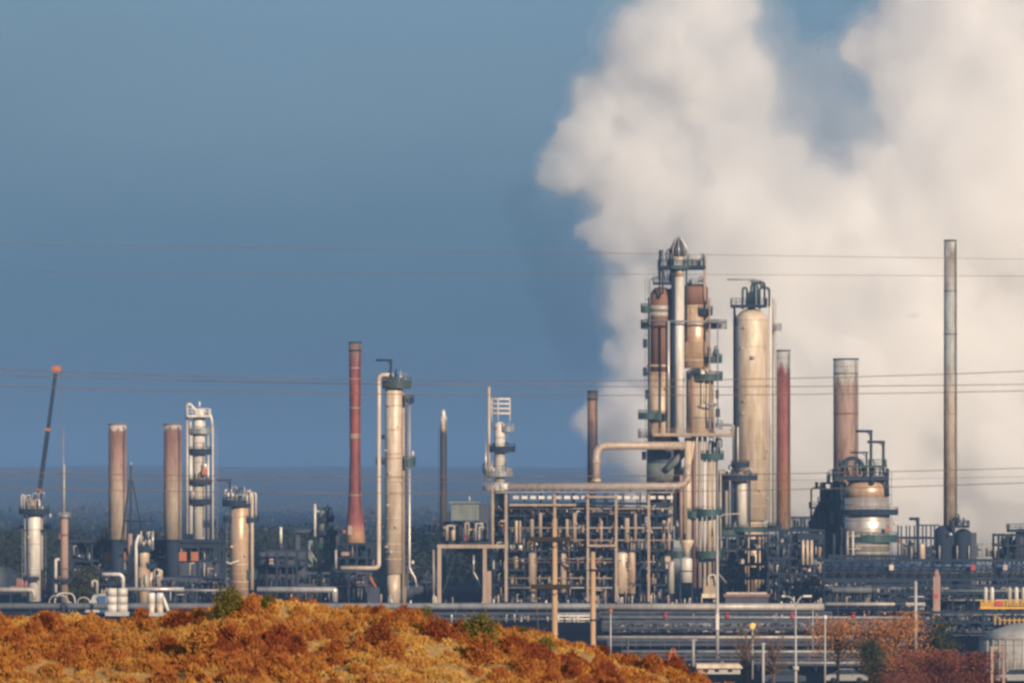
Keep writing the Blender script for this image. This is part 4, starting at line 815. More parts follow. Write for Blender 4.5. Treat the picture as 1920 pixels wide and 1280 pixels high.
for i, (x, lab) in enumerate(((1247, 'above the red barrier'), (1363, 'right of the tall grey pole'), (1485, 'left of the double street light'), (1600, 'behind the orange tree crown'))):
    t = Thing('red_valve', 'small red valve on the thin pipe ' + lab, 'red valve', x, 776, 'red valves on the pipe track', z=Zp(1157, 776)); t.cyl('body', 'redpaint', x, 1151, 1158, 4, 0, 10, dome=2); t.cyl('handwheel', 'redpaint', x, 1147, 1149, 5, 0, 12)
rnd = random.Random(5)
t = Thing('valve_row', 'little white valves at the foot of the frames, above the long grey pipe', 'valves', 900, 880)
for i in range(90):
    x = rnd.uniform(690, 1560); m_ = rnd.choice(['white', 'silver', 'mid', 'beige', 'silverdull']); d = rnd.uniform(0, 8)
    t.cyl('valve', m_, x, GR(880) - rnd.uniform(8, 28), GR(880), rnd.uniform(1, 2.4), d, 7, dome=1.5)
t = Thing('valve_row', 'white stub valves scattered in the shadow below the long grey pipe', 'valves', 1100, 800)
for i in range(60):
    x = rnd.uniform(640, 1720); m_ = rnd.choice(['white', 'silver', 'silver', 'beige', 'mid']); d = rnd.uniform(-2, 3)
    t.cyl('valve', m_, x, GR(800) - rnd.uniform(4, 16), GR(800), rnd.uniform(1, 2.2), d, 7, dome=1.5)
t = Thing('equipment_skid', 'white louvred box stack beside the blue tarpaulin, left of the pale pipe', 'tank', 220, 838)
for i, y in enumerate((1102, 1117, 1132)):
    for x in (201, 221): t.cyl('tank_section', 'white', x + 9, y, y + 14, 9.4, 0, 18)
t.box('base', 'galv', 198, 1146.2, 242, GR(838), -1, 1.2); t.tube('overhead_pipe', 'white', [(192, 1076, 0), (226, 1076, 0), (231, 1082, 0), (231, 1102, 0)], 3.4, 7); t.tube('side_pipe', 'silverdull', [(173, 1100, 0), (173, 1088, 0), (182, 1088, 0), (182, 1115, 0)], 2.6, 4)
t = Thing('equipment_skid', 'smaller white tank cluster under the pale pipe', 'tank', 292, 836)
for x in (284, 300): t.cyl('tank_section', 'white', x, 1110, 1130, 7, 0, 16, dome=2); t.cyl('tank_section', 'cream', x, 1130.3, GR(836), 6, 0, 16)
t.box('base', 'galv', 272, 1148, 314, GR(836), -1, 1.2); t.tube('drain_pipe', 'white', [(306, 1118, -.5), (318, 1150, -.5)], 3)
t = Thing('tarpaulin_tent', 'small blue and grey tarpaulin tent left of the white louvred boxes', 'tent', 180, 860)
b = B(); P = [t.p(160, GR(860), -1.5), t.p(200, GR(860), -1.5), t.p(176, 1114, -1), t.p(160, GR(860), 2.5), t.p(203, GR(860), 2.5), t.p(196, 1112, 2.5)]
b.add(P, [(0, 1, 2), (0, 2, 5, 3), (1, 4, 5, 2), (3, 5, 4), (0, 3, 4, 1)]); t.put('canvas', b, 'galv')
b = B(); P = [t.p(184, 1116, -1.7), t.p(199, 1116, -1.7), t.p(201, 1148, -1.7), t.p(190, 1148, -1.7), t.p(184, 1116, -1.55), t.p(199, 1116, -1.55), t.p(201, 1148, -1.55), t.p(190, 1148, -1.55)]
b.add(P, [(0, 3, 2, 1), (4, 5, 6, 7), (0, 1, 5, 4), (1, 2, 6, 5), (2, 3, 7, 6), (3, 0, 4, 7)]); t.put('door_flap', b, 'blue', label='blue door flap')
t = Thing('hose_arch', 'curved white pipe arches on the ground left of the blue tarpaulin', 'pipe', 125, 868)
for x0, x1, h in ((90, 130, 30), (100, 142, 34), (142, 170, 26), (118, 136, 18)): t.tube('arch', 'silverdull' if x0 != 100 else 'white', [(x0, GR(868), x0 % 3), (x0 + 4, GR(868) - h, x0 % 3), (x1 - 4, GR(868) - h, x0 % 3), (x1, GR(868), x0 % 3)], 1.2, 12)
t = Thing('jib_arm', 'small bent orange-red jib standing in front of the furnace by the long column', 'machine', 699, 900)
t.tube('arm', 'orange', [(694, 1080), (697, 1088), (704, 1100)], 3, 0, 6); t.box('base', 'mid', 690, 1100, 712, GR(900), -1, 1)
t = Thing('container_office', 'low cream roofed cabin at the foot of the mound, below the tall grey pole', 'cabin', 1345, 575)
t.box('wall', 'galv', 1310, 1252, 1388, GR(575), 0, 4); t.box('roof', 'cream', 1306, 1244, 1392, 1252, -.4, 4.4)
for x in (1320, 1340, 1365): t.box('window', 'glass', x, 1254, x + 8, 1259, -.04, -.005)
t = Thing('low_container', 'long pale shed with a dark red band, right of the tallest tower', 'shed', 1400, 880)
t.box('wall', 'mid', 1360, 1118, 1440, GR(880), 0, 3); t.box('roof', 'rust', 1357, 1113, 1443, 1118, -.3, 3.3); t.box('ridge', 'silverdull', 1362, 1110, 1438, 1113, .3, 2.7)
t = Thing('pump_house', 'small beige cabin with a white pipe loop below the tallest tower', 'cabin', 1331, 885); t.box('wall', 'beige', 1319, 1084, 1344, 1112, 0, 3); t.box('base', 'cream', 1316, 1112.2, 1347, 1120, -.4, 3.4); t.tube('pipe_loop', 'white', [(1328, 1096, -.4), (1328, 1078, -.4), (1340, 1076, -.4), (1342, 1096, -.4)], 1.5, 4)
t = Thing('white_trailer', 'white slatted trailer between the two wooden poles', 'trailer', 1075, 800)
for k in range(3): t.box('slat', 'white', 1045, 1152 + 6 * k, 1106, 1155 + 6 * k, -.1, .1)
t.box('bed', 'grey', 1044, 1148, 1108, 1151, 0, 2.4)
for x in (1052, 1098):
    bb = B(); c0 = t.p(x, 1160, .3); c0 = (c0[0], c0[1], .4); bb.tube([c0, (c0[0], c0[1] + .3, c0[2])], .4, 12); t.put('wheel', bb, 'rubber')
t.box('leg', 'grey', 1074, 1151, 1078, GR(800), 0, .3)
VB = ['mid', 'grey', 'teal', 'pipegrey', 'silverdull', 'mid']
module('low frames crowded with blue-grey pipes just below the long thick pipe, right side', 'pipe rack', 1124, 1560, 1146, 815, 18, [1148, 1155], 3, 'mid', 201, .95, bright=.75, post=.8, vm=VB, name='pipe_bent', back=False)
module('second row of low blue-grey frames, around the dark supports of the fat pipe', 'pipe rack', 1130, 1720, 1163, 738, 24, [1165, 1176], 3, 'mid', 202, .95, bright=.7, post=.8, vm=VB, name='pipe_bent', back=False)
module('third row of low frames under the pale thin pipe', 'pipe rack', 1140, 1700, 1198, 668, 22, [1200, 1208], 3, 'mid', 203, .9, bright=.55, post=.7, vm=VB, name='pipe_bent', back=False)
module('fourth row of low frames behind the bare trees', 'pipe rack', 1200, 1690, 1226, 600, 18, [1228, 1236], 2.5, 'mid', 204, .9, bright=.5, post=.7, vm=VB, name='pipe_bent', back=False)
module('dark crowded frames below the long pipe left of the wooden poles', 'pipe rack', 560, 1120, 1148, 812, 20, [1150, 1160], 3, 'mid', 205, .95, bright=.6, post=.8, vm=VB, name='pipe_bent', back=False)
module('dark frames and pipes under the truss bridge right of the pinkish pier', 'pipe rack', 1640, 1960, 1096, 845, 12, [1098, 1112, 1124], 5, 'steel', 206, .95, bright=.4, post=1.2, vm=VB, name='pipe_bent')
module('dim frames beneath the yellow platform', 'pipe rack', 1700, 1960, 1146, 735, 12, [1148, 1166], 4, 'steel', 207, .9, bright=.35, post=1, vm=VB, name='pipe_bent')
module('crowded pale and dark pipework behind the raised grey pipe, under the fat reactor', 'process unit', 1545, 1715, 1088, 895, 10, [1090, 1104], 6, 'steel', 208, .95, bright=.5, post=1)
# yellow platform, grey tank, gantry, barrier
t = Thing('loading_platform', 'bright yellow railed platform above the grey tank at the right edge', 'platform', 1885, 700)
t.box('deck', 'yellow', 1838, 1137, 1990, 1141, 0, 3)
for x in range(1840, 1990, 7): t.box('rail_post', 'yellow', x - .7, 1125, x + .7, 1137, 0, .1)
for y in (1125, 1129, 1133): t.box('rail', 'yellow', 1838, y - .8, 1990, y + .8, -.12, -.02)
t.box('toe_panel', 'yellow', 1840, 1130, 1866, 1137, .12, .2); t.box('red_panel', 'redpaint', 1866, 1126, 1880, 1135, -.25, -.14)
for x in (1845, 1900, 1960): t.box('leg', 'steel', x - 2, 1141, x + 2, GR(700), .5, 1)
for x in (1862, 1895, 1921, 1850, 1908): t.cyl('vessel', 'silverdull' if x % 2 else 'white', x, 1100, 1136, 4, 1.6, 10, dome=3)
t = Thing('loading_platform', 'lower yellow handrail piece just above the grey tank roof', 'railing', 1890, 690)
for x in range(1866, 1950, 9): t.box('rail_post', 'yellow', x - 1, 1152 if x < 1875 else 1158, x + 1, 1170, 0, .1)
t.tube('rail', 'yellow', [(1866, 1152), (1878, 1162), (1948, 1162)], 1, 2); t.box('leg', 'steel', 1880, 1168, 1883, GR(690), .3, .6); t.box('leg', 'steel', 1930, 1168, 1933, GR(690), .3, .6)
t = Thing('storage_tank', 'big pale grey tank with a low cone roof at the right edge', 'tank', 1925, 580)
t.cyl('wall', 'galv', 1925, 1196, GR(580), 88, 0, 44); t.lathe('roof', 'galv', 1925, [(1196, 90), (1180, 62), (1170, 30), (1166, 3)], 0, 44)
t.bands(1925, [1206, 1222, 1238], 88.6, 'galv', n=44, h=.8)
for a in range(18):
    an = R(180 + a * 10); t.tube('wind_rib', 'galv', [(1925 + 89 * math.cos(an), 1196, 89 * t.U * math.sin(an)), (1925 + 89 * math.cos(an), 1258, 89 * t.U * math.sin(an))], .9, 0, 4)
t = Thing('gantry_frame', 'pinkish goal-shaped frame in front of the grey tank', 'frame', 1871, 490)
for x in (1860, 1882): t.box('post', 'pinkish', x - 2.2, 1216, x + 2.2, GR(490), 0, .2)
t.box('beam', 'pinkish', 1857, 1211, 1885, 1216, 0, .2)
t = Thing('triangular_barrier', 'orange-red triangular frame poking up behind the mound', 'frame', 1263, 400)
for pts in ([(1248, 1250), (1262, 1214)], [(1278, 1252), (1262, 1214)], [(1252, 1240), (1273, 1240)]): t.tube('bar', 'orange', pts, 3.4, 0, 4)
for pts in ([(1248, 1250), (1240, GR(400))], [(1278, 1252), (1284, GR(400))]): t.tube('leg', 'orange', pts, 3, 0, 4)
# poles and lamps
for (x, Y, top, arms, lab) in ((1040, 340, 972, ((1010, 993, 1070), (1099, 995, 1070)), 'wooden utility pole with two dark crossarms rising behind the mound'), (1112, 345, 1034, (), 'shorter plain wooden pole right of the pole with crossarms')):
    t = Thing('utility_pole', lab, 'pole', x, Y); b = B(); b.lathe(t.x(x), Y, [(0, .24), (t.z(top), .15)], 14); t.put('pole', b, 'wood')
    for y, xa, xb in arms:
        t.box('crossarm', 'darkwood', xa, y - 4.2, xb, y + 4.2, -.32, -.18)
        for q in (xa + 4, xa + 22, xb - 22, xb - 4): t.cyl('insulator', 'grey', q, y - 9, y - 3.4, 1.8, -.25, 8, dome=2)
        t.tube('brace', 'darkwood', [(x - 16, y + 2, -.2), (x, y + 16, -.2), (x + 16, y + 2, -.2)], 1, 0, 4)
    if arms: t.tube('drop_cable', 'cable', [(1003, 1014, -.25), (1006, 1060, -.25), (1004, 1100, -.25), (1010, 1190, -.25)], .9); t.tube('drop_cable', 'cable', [(1066, 1014, -.25), (1068, 1096, -.25)], .8)
    else: t.cyl('band', 'steel', x, 1066, 1070, 6.4, 0, 14); t.cyl('band', 'steel', x, 1160, 1163, 6.6, 0, 14); t.tube('bracket', 'steel', [(1068, 1068, -.1), (1150, 1069, -.1)], .8)
t = Thing('street_lamp', 'tall double-armed street lamp right of centre in the foreground', 'street lamp', 1492, 480)
b = B(); b.lathe(t.x(1492), 480, [(0, .14), (t.z(1256), .13), (t.z(1248), .10), (t.z(1130), .065)], 14); t.put('pole', b, 'galv'); t.cyl('service_box', 'galv', 1492, 1248, 1256, 6, 0, 12)
for s_ in (-1, 1):
    a = t.tube('arm', 'galv', [(1492, 1136, 0), (1492 + 5 * s_, 1124, 0), (1492 + 10 * s_, 1118, 0), (1492 + 22 * s_, 1117, 0)], 1.3, 4)
    t.box('lamp_head', 'white', 1492 + 20 * s_ - 6, 1115, 1492 + 20 * s_ + 10 * (s_ > 0), 1118.4, -.2, .2)
t = Thing('lamp_post', 'very tall thin grey pole standing over the pipe track', 'pole', 1345, 620); b = B(); b.lathe(t.x(1345), 620, [(0, .22), (t.z(1150), .2), (t.z(965), .12)], 12); t.put('pole', b, 'galv')
t.tube('bracket', 'galv', [(1345, 972, 0), (1356, 964, 0), (1392, 962, 0)], 1.2, 4); t.tube('stay', 'galv', [(1345, 1072), (1362, 1092)], 1); t.box('service_box', 'white', 1342, 1150, 1348, 1180, -.5, -.3)
def post(x, top, Y, label, m='galv', r=.08, head=None, cat='post', name='lamp_post', arm=0):
    t = Thing(name, label, cat, x, Y); b = B(); b.lathe(t.x(x), Y, [(0, r * 1.2), (t.z(top), r)], 10); t.put('pole', b, m)
    if arm: t.tube('arm', m, [(x - arm, top), (x, top), (x + arm, top)], 1.2)
    if head: t.cyl('lamp_head', head, x, top - 8, top + 1, 3.6, 0, 12, dome=3, foot=2)
    else: t.cyl('cap', m, x, top - 2, top + 1, 2.4, 0, 8, dome=1)
    return t
M['lamp'] = mat('amber_lamp', (.9, .5, .1), None, .3, .4); pb = M['lamp'].node_tree.nodes['Principled BSDF']; pb.inputs['Emission Color'].default_value = (1, .5, .12, 1); pb.inputs['Emission Strength'].default_value = 0.7
t = post(1411, 1180, 560, 'slim post with a glowing amber lamp on top', head=None); t.cyl('lamp_glass', 'lamp', 1411, 1167, 1179, 5, 0, 14, dome=4, foot=4, label='glowing amber lamp')
post(1145, 1148, 590, 'grey post with orange cap right of the wooden poles', head='orange'); post(1300, 1199, 600, 'stout grey post right of the red barrier', r=.16, arm=7)
post(1431, 1206, 500, 'pale post with a small arm left of the double street lamp', r=.12, arm=5); post(1547, 1160, 520, 'thin pole with white head in front of the orange tree', head='white')
post(1524, 1140, 640, 'faint thin pole just right of the double street lamp', r=.07); t = post(1717, 1090, 640, 'grey pole with a cross arm beside the orange tree crown', r=.17, arm=0); t.tube('crossarm', 'galv', [(1706, 1118), (1733, 1118)], 1.6)
post(1176, 1200, 640, 'short pale post in the pipe track above the mound', 'pinkish', .16)
# power lines
lines = [((0, 457), (960, 472), (1920, 486), 'topmost faint wire crossing the whole sky'), ((0, 508), (960, 512), (1920, 517), 'second faint wire, seen against the steam above the big vessel'),
         ((0, 691), (960, 713), (1920, 695), 'upper wire of the middle bundle of three'), ((0, 702), (960, 722), (1920, 719), 'centre wire of the middle bundle of three'), ((0, 722), (960, 739), (1920, 731), 'lower wire of the middle bundle of three'),
         ((0, 885), (960, 893), (1920, 877), 'upper wire of the lowest bundle'), ((0, 896), (960, 903), (1920, 893), 'faintest middle wire of the lowest bundle'), ((0, 914), (960, 924), (1920, 905), 'lower wire of the lowest bundle')]
for i, (a, m_, c_, lab) in enumerate(lines):
    Y = 290; q = np.polyfit([a[0], m_[0], c_[0]], [a[1], m_[1], c_[1]], 2); b = B()
    b.tube([(X(x, Y), Y + i * .6, Zp(np.polyval(q, x), Y)) for x in range(-1500, 3500, 100)], .011 if i in (0, 1, 6) else .021, 5)
    ox = b.v[0]; tag(mesh_obj('power_line', b, 'cable', None, (X(960, Y), Y, Zp(m_[1], Y))), lab, 'power line', 'power lines across the sky')
# cars
def car(x, Y, label, m, rot=0):
    t = Thing('parked_car', label, 'car', x, Y); x0 = t.x(x); z = 0
    b = B(); L_, W_ = 2.2, .9
    sec = [(-2.2, .35, .75), (-1.5, .3, .92), (1.3, .3, .95), (2.2, .35, .8)]
    v = []; 
    for q, z0, z1 in sec:
        for yy in (-W_, W_): v += [(x0 + q, Y + yy, z0), (x0 + q, Y + yy * .96, z1)]
    f = []
    for k in range(3): a = 4 * k; f += [(a, a + 4, a + 5, a + 1), (a + 2, a + 3, a + 7, a + 6), (a + 1, a + 5, a + 7, a + 3), (a, a + 2, a + 6, a + 4)]
    f += [(0, 1, 3, 2), (12, 14, 15, 13)]; b.add(v, f); t.put('body', b, m)
    b = B(); v = []
    for q, w_, z1 in ((-1.3, .82, .93), (-.7, .66, 1.42), (.8, .66, 1.45), (1.6, .82, .93)): v += [(x0 + q, Y - w_, z1), (x0 + q, Y + w_, z1)]
    b.add(v, [(0, 2, 3, 1), (4, 6, 7, 5), (0, 1, 7, 6), (0, 6, 4, 2), (1, 3, 5, 7)]); t.put('windows', b, 'glass'); b = B(); b.box(x0 - .72, x0 + .82, Y - .66, Y + .66, 1.43, 1.48); t.put('roof', b, m)
    for q in (-1.35, 1.35):
        for yy in (-.92, .72): b = B(); b.tube([(x0 + q, Y + yy, .32), (x0 + q, Y + yy + .2, .32)], .32, 14); t.put('wheel', b, 'rubber')
    for q in (-.6, .6): b = B(); b.box(x0 - 2.24, x0 - 2.18, Y + q - .15, Y + q + .15, .6, .72); t.put('headlight', b, 'white')
M['carpaint'] = mat('white_car_paint', (.30, .31, .33), (.26, .26, .27), .3, .3, 0, bump=0); M['carblue'] = mat('dark_blue_car_paint', (.03, .05, .1), (.03, .04, .08), .3, .3, 0, bump=0)
car(1586, 548, 'white parked car left of the maroon bushes at the bottom', 'carpaint'); car(1906, 548, 'white parked car at the bottom right corner below the grey tank', 'carpaint'); car(1470, 545, 'dark blue parked car half hidden behind the double street lamp', 'carblue')
# ================================================================== VEGETATION
def leaves(pts, size, rnd, b, up=.0):
    for p in pts:
        a = Vector((rnd.gauss(0, 1), rnd.gauss(0, 1), rnd.gauss(0, 1) + up)).normalized(); c = a.orthogonal().normalized()
        c.rotate(__import__('mathutils').Quaternion(a, rnd.uniform(0, 6.28))); s_ = size * rnd.uniform(.5, 1.3); d = a.cross(c)
        P = Vector(p); b.add([P - c * s_, P + d * s_ * .5, P + c * s_, P - d * s_ * .5], [(0, 1, 2, 3)])
def tree(label, name, px, Y, ytop, wid, crown_m, seed, n=3500, kind='round', leaf=.11, low=.3, gap=.5):
    rnd = random.Random(seed); t = Thing(name, label, 'tree', px, Y); U = t.U; x0 = t.x(px); h = t.z(ytop); w = wid * U / 2
    b = B(); b.tube([(x0, Y, 0), (x0 + .1, Y, h * .4), (x0 - .05, Y, h * .93)], [h * .028, h * .02, h * .005], 8)
    tips = []
    k = 26 if kind != 'bare' else 44
    for i in range(k):
        zf = rnd.uniform(low, .85); a = rnd.uniform(0, 6.28)
        if kind == 'cone': rr = w * (1 - zf) * 1.25 + .1; dz = -.05 * h
        else: rr = w * math.sqrt(max(.05, 1 - ((zf - .55) / .5) ** 2)) * rnd.uniform(.5, .95); dz = rnd.uniform(.05, .16) * h
        p = (x0 + math.cos(a) * rr, Y + math.sin(a) * rr, min(zf * h + dz, h * .98)); m_ = (x0 + math.cos(a) * rr * .5, Y + math.sin(a) * rr * .5, zf * h + dz * .3)
        b.tube([(x0, Y, zf * h * .8), m_, p], [h * .009, h * .006, h * .002], 5); tips.append((p, rr)); tips.append((m_, rr * .6))
        if kind == 'bare':
            for j in range(7):
                q = Vector(m_).lerp(Vector(p), rnd.random()); e = q + Vector((rnd.gauss(0, .3), rnd.gauss(0, .3), rnd.uniform(.2, .9))) * w * .5; b.tube([q, e], [h * .002, h * .001], 4)
    t.put('trunk', b, 'bark' if kind != 'bare' else 'twig')
    c = B(); pts = []
    for i in range(int(n * 1.9)):
        p, rr = rnd.choice(tips); s_ = (.16 if kind == 'cone' else .20) * w + .1
        if rnd.random() < gap * .3: s_ *= 1.8
        pts.append((p[0] + rnd.gauss(0, s_), p[1] + rnd.gauss(0, s_), min(p[2] + rnd.gauss(0, s_ * .6), h)))
    leaves(pts, leaf, rnd, c); t.put('crown', c, crown_m); return t
tree('orange autumn tree with a ragged spreading crown in front of the pipe track', 'autumn_tree', 1680, 520, 1146, 130, 'oakorange', 1, 3600)
tree('thin orange tree between the double street lamp and the larger orange tree', 'autumn_tree', 1570, 525, 1158, 110, 'oakorange', 2, 1700, low=.45)
tree('low maroon tree left of centre in the red-brown thicket', 'autumn_tree', 1735, 495, 1218, 120, 'maroonleaf', 3, 4200, low=.2)
tree('broad maroon tree at the right of the red-brown thicket, beside the pinkish frame', 'autumn_tree', 1815, 492, 1222, 120, 'maroonleaf', 4, 4200, low=.2)
tree('dark maroon bushy tree at the bottom beneath the orange crown', 'autumn_tree', 1690, 480, 1262, 110, 'maroonleaf', 5, 2600, low=.1)
tree('dark green conifer in front of the orange tree', 'conifer_tree', 1637, 500, 1176, 74, 'darkleaf', 6, 3600, 'cone', low=.08)
tree('dim green conifer behind the maroon thicket, below the pinkish pier', 'conifer_tree', 1762, 560, 1150, 76, 'darkleaf', 7, 3600, 'cone', low=.08)
tree('bare brown tree between the cream cabin and the amber lamp', 'bare_tree', 1400, 535, 1172, 80, 'twig', 8, 500, 'bare', .05)
tree('bare brown tree right of the amber lamp, left of the double street lamp', 'bare_tree', 1450, 530, 1186, 70, 'twig', 9, 400, 'bare', .05)
tree('dark leafy tree standing before the furnace frame near the needle mast', 'dark_tree', 158, 880, 1060, 46, 'darkleaf', 10, 2500, leaf=.25, low=.2)
# far woodland on the hill, one mass
rnd = random.Random(77); b = B()
for i in range(5200):
    y = 1500 + 7000 * rnd.random() ** .8; x = rnd.uniform(-.115, .115) * y; z0 = hillz(x, y) if y > 4600 else 0
    if noise.noise(Vector((x / 90, y / 150, 2))) < -.15: continue
    hh = rnd.uniform(5, 12); s_ = rnd.uniform(2, 4.5)
    leaves([(x + rnd.gauss(0, s_ * .5), y + rnd.gauss(0, s_ * .5), z0 + hh * rnd.uniform(.25, 1)) for k in range(14)], s_ * .26, rnd, b)
tag(mesh_obj('far_woodland', b, 'farleaf'), kind='stuff')
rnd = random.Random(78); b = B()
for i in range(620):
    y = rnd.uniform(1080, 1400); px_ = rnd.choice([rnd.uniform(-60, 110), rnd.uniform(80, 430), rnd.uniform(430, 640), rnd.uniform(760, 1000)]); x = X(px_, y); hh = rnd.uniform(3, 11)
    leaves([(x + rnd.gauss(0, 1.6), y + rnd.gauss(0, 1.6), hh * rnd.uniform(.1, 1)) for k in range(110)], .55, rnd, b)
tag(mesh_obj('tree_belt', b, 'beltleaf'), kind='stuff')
# mound grass and shrubs
rng = np.random.default_rng(4)
def blades(centres, per, hgt, wid, spread, lean):
    n = len(centres) * per; c = np.repeat(centres, per, 0); hh = np.repeat(hgt, per) * rng.uniform(.45, 1.1, n)
    a = rng.uniform(0, 2 * np.pi, n); r = np.abs(rng.normal(0, 1, n)) * np.repeat(spread, per)
    base = c + np.stack([np.cos(a) * r, np.sin(a) * r, -.02 * np.ones(n)], 1)
    ln = rng.normal(0, lean, (n, 2)) + np.stack([np.cos(a), np.sin(a)], 1) * .25
    tip = base + np.stack([ln[:, 0] * hh, ln[:, 1] * hh, hh], 1)
    d = rng.uniform(0, np.pi, n); wv = np.stack([np.cos(d), np.sin(d), 0 * d], 1) * wid * rng.uniform(.6, 1.4, n)[:, None]
    mid = base + (tip - base) * .55 + np.stack([0 * d, 0 * d, hh * .08], 1)
    V = np.stack([base - wv, base + wv, mid + wv * .8, tip, mid - wv * .8], 1).reshape(-1, 3)
    return V
def blade_obj(name, V, m):
    n = len(V) // 5; me = bpy.data.meshes.new(name); me.vertices.add(len(V)); me.vertices.foreach_set('co', V.astype(np.float32).ravel())
    me.loops.add(len(V)); me.loops.foreach_set('vertex_index', np.arange(len(V), dtype=np.int32)); me.polygons.add(n)
    me.polygons.foreach_set('loop_start', np.arange(0, len(V), 5, dtype=np.int32)); me.update(calc_edges=True); me.validate()
    me.materials.append(M[m]); o = bpy.data.objects.new(name, me); C.objects.link(o); return o
def scatter(n, y0, y1, seed, thr=None):
    r_ = random.Random(seed); out = []
    while len(out) < n:
        y = r_.uniform(y0, y1); x = r_.uniform(-.1, .052) * y
        if thr is not None and noise.noise(Vector((x * .8, y * .7, seed))) < thr: continue
        out.append((x, y, mound(x, y)))
    return np.array(out)
c = scatter(9000, 81.5, 101, 1); tag(blade_obj('straw_grass', blades(c, 8, rng.uniform(.03, .085, len(c)), .010, np.full(len(c), .07), .6), 'strawgrass'), kind='stuff')
c = scatter(2600, 81.5, 100, 2, .1); tag(blade_obj('dry_brush', blades(c, 22, rng.uniform(.06, .17, len(c)), .009, np.full(len(c), .08), .4), 'drygrass'), kind='stuff')
def shrub_mesh(seed, h, w, n, m):
    r_ = random.Random(seed); b = B()
    for i in range(60):
        a = r_.uniform(0, 6.28); q = r_.random() ** .5 * w; b.tube([(0, 0, 0), (math.cos(a) * q * .5, math.sin(a) * q * .5, h * .5), (math.cos(a) * q, math.sin(a) * q, h * r_.uniform(.6, 1) * math.sqrt(max(.1, 1 - (q / w) ** 2 * .7)))], [.006, .004, .001], 3)
    pts = []
    while len(pts) < n:
        a = r_.uniform(0, 6.28); q = r_.random() ** .5; zz = r_.random() ** .7
        if q * q + (zz * .95) ** 2 > 1.0 + r_.gauss(0, .08): continue
        lump = 1 + .35 * noise.noise(Vector((math.cos(a) * q * 2.5, math.sin(a) * q * 2.5, zz * 2.5 + seed)))
        pts.append((math.cos(a) * q * w * lump, math.sin(a) * q * w * lump, zz * h * lump + .01))
    leaves(pts, .026, r_, b, .6)
    me = bpy.data.meshes.new('shrub'); me.from_pydata(b.v, [], b.f); me.materials.append(M[m]); return me
VAR = {m: [shrub_mesh(s, .42, .27, 1500, m) for s in (1, 2)] for m in ('rustshrub', 'darkredshrub', 'orangeshrub', 'greenshrub')}
def put_shrub(px, py, size, kind, label, seed, behind=0):
    # find where on the slope that picture row lies
    y = 83.0; best = None
    while y < 94:
        x = X(px, y); z = mound(x, y); r_ = HOR + (EYE - z) * F / y
        if r_ <= py: break
        y += .1
    x = X(px, y); z = mound(x, y); r_ = random.Random(seed)
    o = bpy.data.objects.new({'greenshrub': 'green_shrub'}.get(kind, 'dry_shrub'), VAR[kind][seed % 2]); C.objects.link(o)
    s_ = size * y / F / .54; o.location = (x, y, z - .03); o.scale = (s_, s_, s_ * r_.uniform(.85, 1.15)); o.rotation_euler = (0, 0, r_.uniform(0, 6.28))
    if label: tag(o, label, 'shrub')
    return o
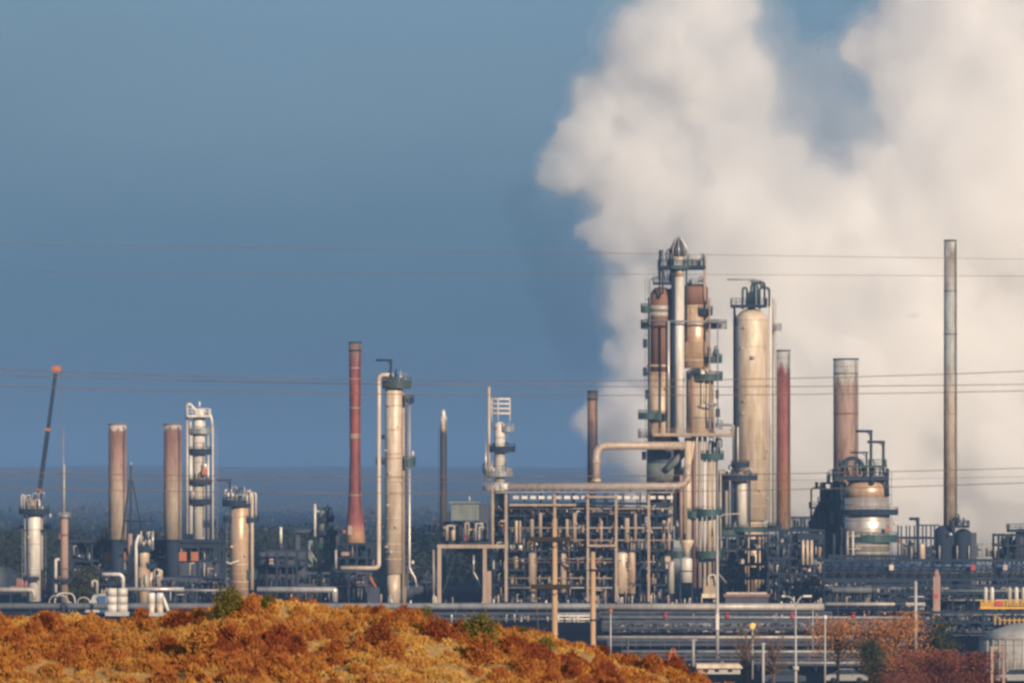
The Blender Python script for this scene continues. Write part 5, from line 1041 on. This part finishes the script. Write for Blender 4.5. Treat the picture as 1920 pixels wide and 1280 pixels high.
NAMED = [(432, 1150, 66, 'greenshrub', 'dark olive shrub on the highest crest, in front of the tan column'), (796, 1158, 40, 'greenshrub', 'small dark green shrub on the crest between the hump and the big olive shrub'),
         (902, 1208, 74, 'greenshrub', 'largest olive green shrub on the right shoulder of the mound'), (982, 1186, 28, 'greenshrub', 'tiny green shrub on the crest just left of the crossarm pole'), (1022, 1210, 36, 'greenshrub', 'low dark green shrub at the foot of the crossarm pole'),
         (503, 1135, 34, 'greenshrub', 'small olive tuft on the crest right of the highest dark shrub'), (85, 1180, 60, 'darkredshrub', 'dark maroon bush on the crest near the left edge'), (340, 1172, 66, 'darkredshrub', 'maroon bush on the crest left of the tan column'),
         (712, 1208, 86, 'darkredshrub', 'tall dark red bush on the front of the middle hump'), (822, 1196, 80, 'darkredshrub', 'maroon bush just left of the largest olive shrub'), (1130, 1226, 40, 'darkredshrub', 'near-black red bush beside the shorter wooden pole'),
         (1265, 1262, 74, 'darkredshrub', 'deep red bush below the orange-red triangular frame'), (1225, 1256, 60, 'rustshrub', 'rusty bush left of the orange-red triangular frame'), (1190, 1240, 38, 'orangeshrub', 'brownish upright bush on the crest under the pipe track'),
         (618, 1190, 62, 'rustshrub', 'rust bush on the crest in the dip left of the middle hump'), (470, 1152, 60, 'rustshrub', 'rust bush on the highest part of the crest'), (560, 1150, 44, 'orangeshrub', 'brown bush on the crest right of the highest part'),
         (900, 1240, 90, 'rustshrub', 'wide rust bush below the largest olive shrub'), (985, 1262, 66, 'rustshrub', 'bright rust bush below the crossarm pole'), (1310, 1276, 60, 'rustshrub', 'last rust bush where the mound leaves the bottom of the photo'),
         (380, 1225, 90, 'orangeshrub', 'big orange-brown bush on the slope below the tan column'), (240, 1225, 80, 'orangeshrub', 'orange-brown bush on the slope below the left stack'), (735, 1235, 66, 'rustshrub', 'rust bush directly below the tall dark red one'), (160, 1188, 54, 'orangeshrub', 'orange-brown bush on the crest below the needle mast')]
for i, (px, py, s_, k, lab) in enumerate(NAMED): put_shrub(px, py + 6, s_ * (1 if k == 'greenshrub' else .78), k, lab, i)
# the uncounted rest of the brush: rounded clumps of fine twig ends, joined by kind
rnd = random.Random(9); nr = np.random.default_rng(12); clump = {}
for i in range(4200):
    y = rnd.uniform(82.5, 97); x = rnd.uniform(-.1, .05) * y
    q = noise.noise(Vector((x * .35, y * .35, 4))) + rnd.gauss(0, .22)
    if q < 0 and rnd.random() < .5: continue
    k = 'darkredshrub' if q > .55 else 'rustshrub' if q > .28 else 'orangeshrub' if q > .04 else 'drygrass' if q > -.2 else 'strawgrass'
    s_ = rnd.uniform(.045, .17) * (1.25 if k in ('rustshrub', 'darkredshrub') else 1); flat = .55 if k in ('strawgrass', 'drygrass') else 1
    n = int(1500 * s_ ** 1.6 * 3.6); a = nr.uniform(0, 6.283, n); cz = nr.random(n) ** .8; rr = np.sqrt(np.clip(1 - cz ** 2, .02, 1)) * nr.uniform(.72, 1.05, n)
    lump = 1 + .22 * np.sin(a * 3 + i) * np.cos(cz * 5 + i * .7)
    P = np.stack([x + np.cos(a) * rr * s_ * .8 * lump, y + np.sin(a) * rr * s_ * .8 * lump, mound(x, y) - .04 + cz * s_ * flat * rnd.uniform(.9, 1.35) * lump], 1)
    D = np.stack([np.cos(a) * rr * .6 + nr.normal(0, .35, n), np.sin(a) * rr * .6 + nr.normal(0, .35, n), .7 + .5 * nr.random(n)], 1); D /= np.linalg.norm(D, axis=1)[:, None]
    T = np.cross(D, nr.normal(0, 1, (n, 3))); T /= np.linalg.norm(T, axis=1)[:, None]; ln = ((.05 if flat < 1 else .06) * nr.uniform(.5, 1.3, n))[:, None]; w_ = .009
    V = np.stack([P - T * w_, P + T * w_, P + D * ln * .6 + T * w_, P + D * ln, P + D * ln * .6 - T * w_], 1).reshape(-1, 3)
    clump.setdefault(k, []).append(V)
for k in clump: tag(blade_obj('dry_brush', np.concatenate(clump[k]), k), kind='stuff')
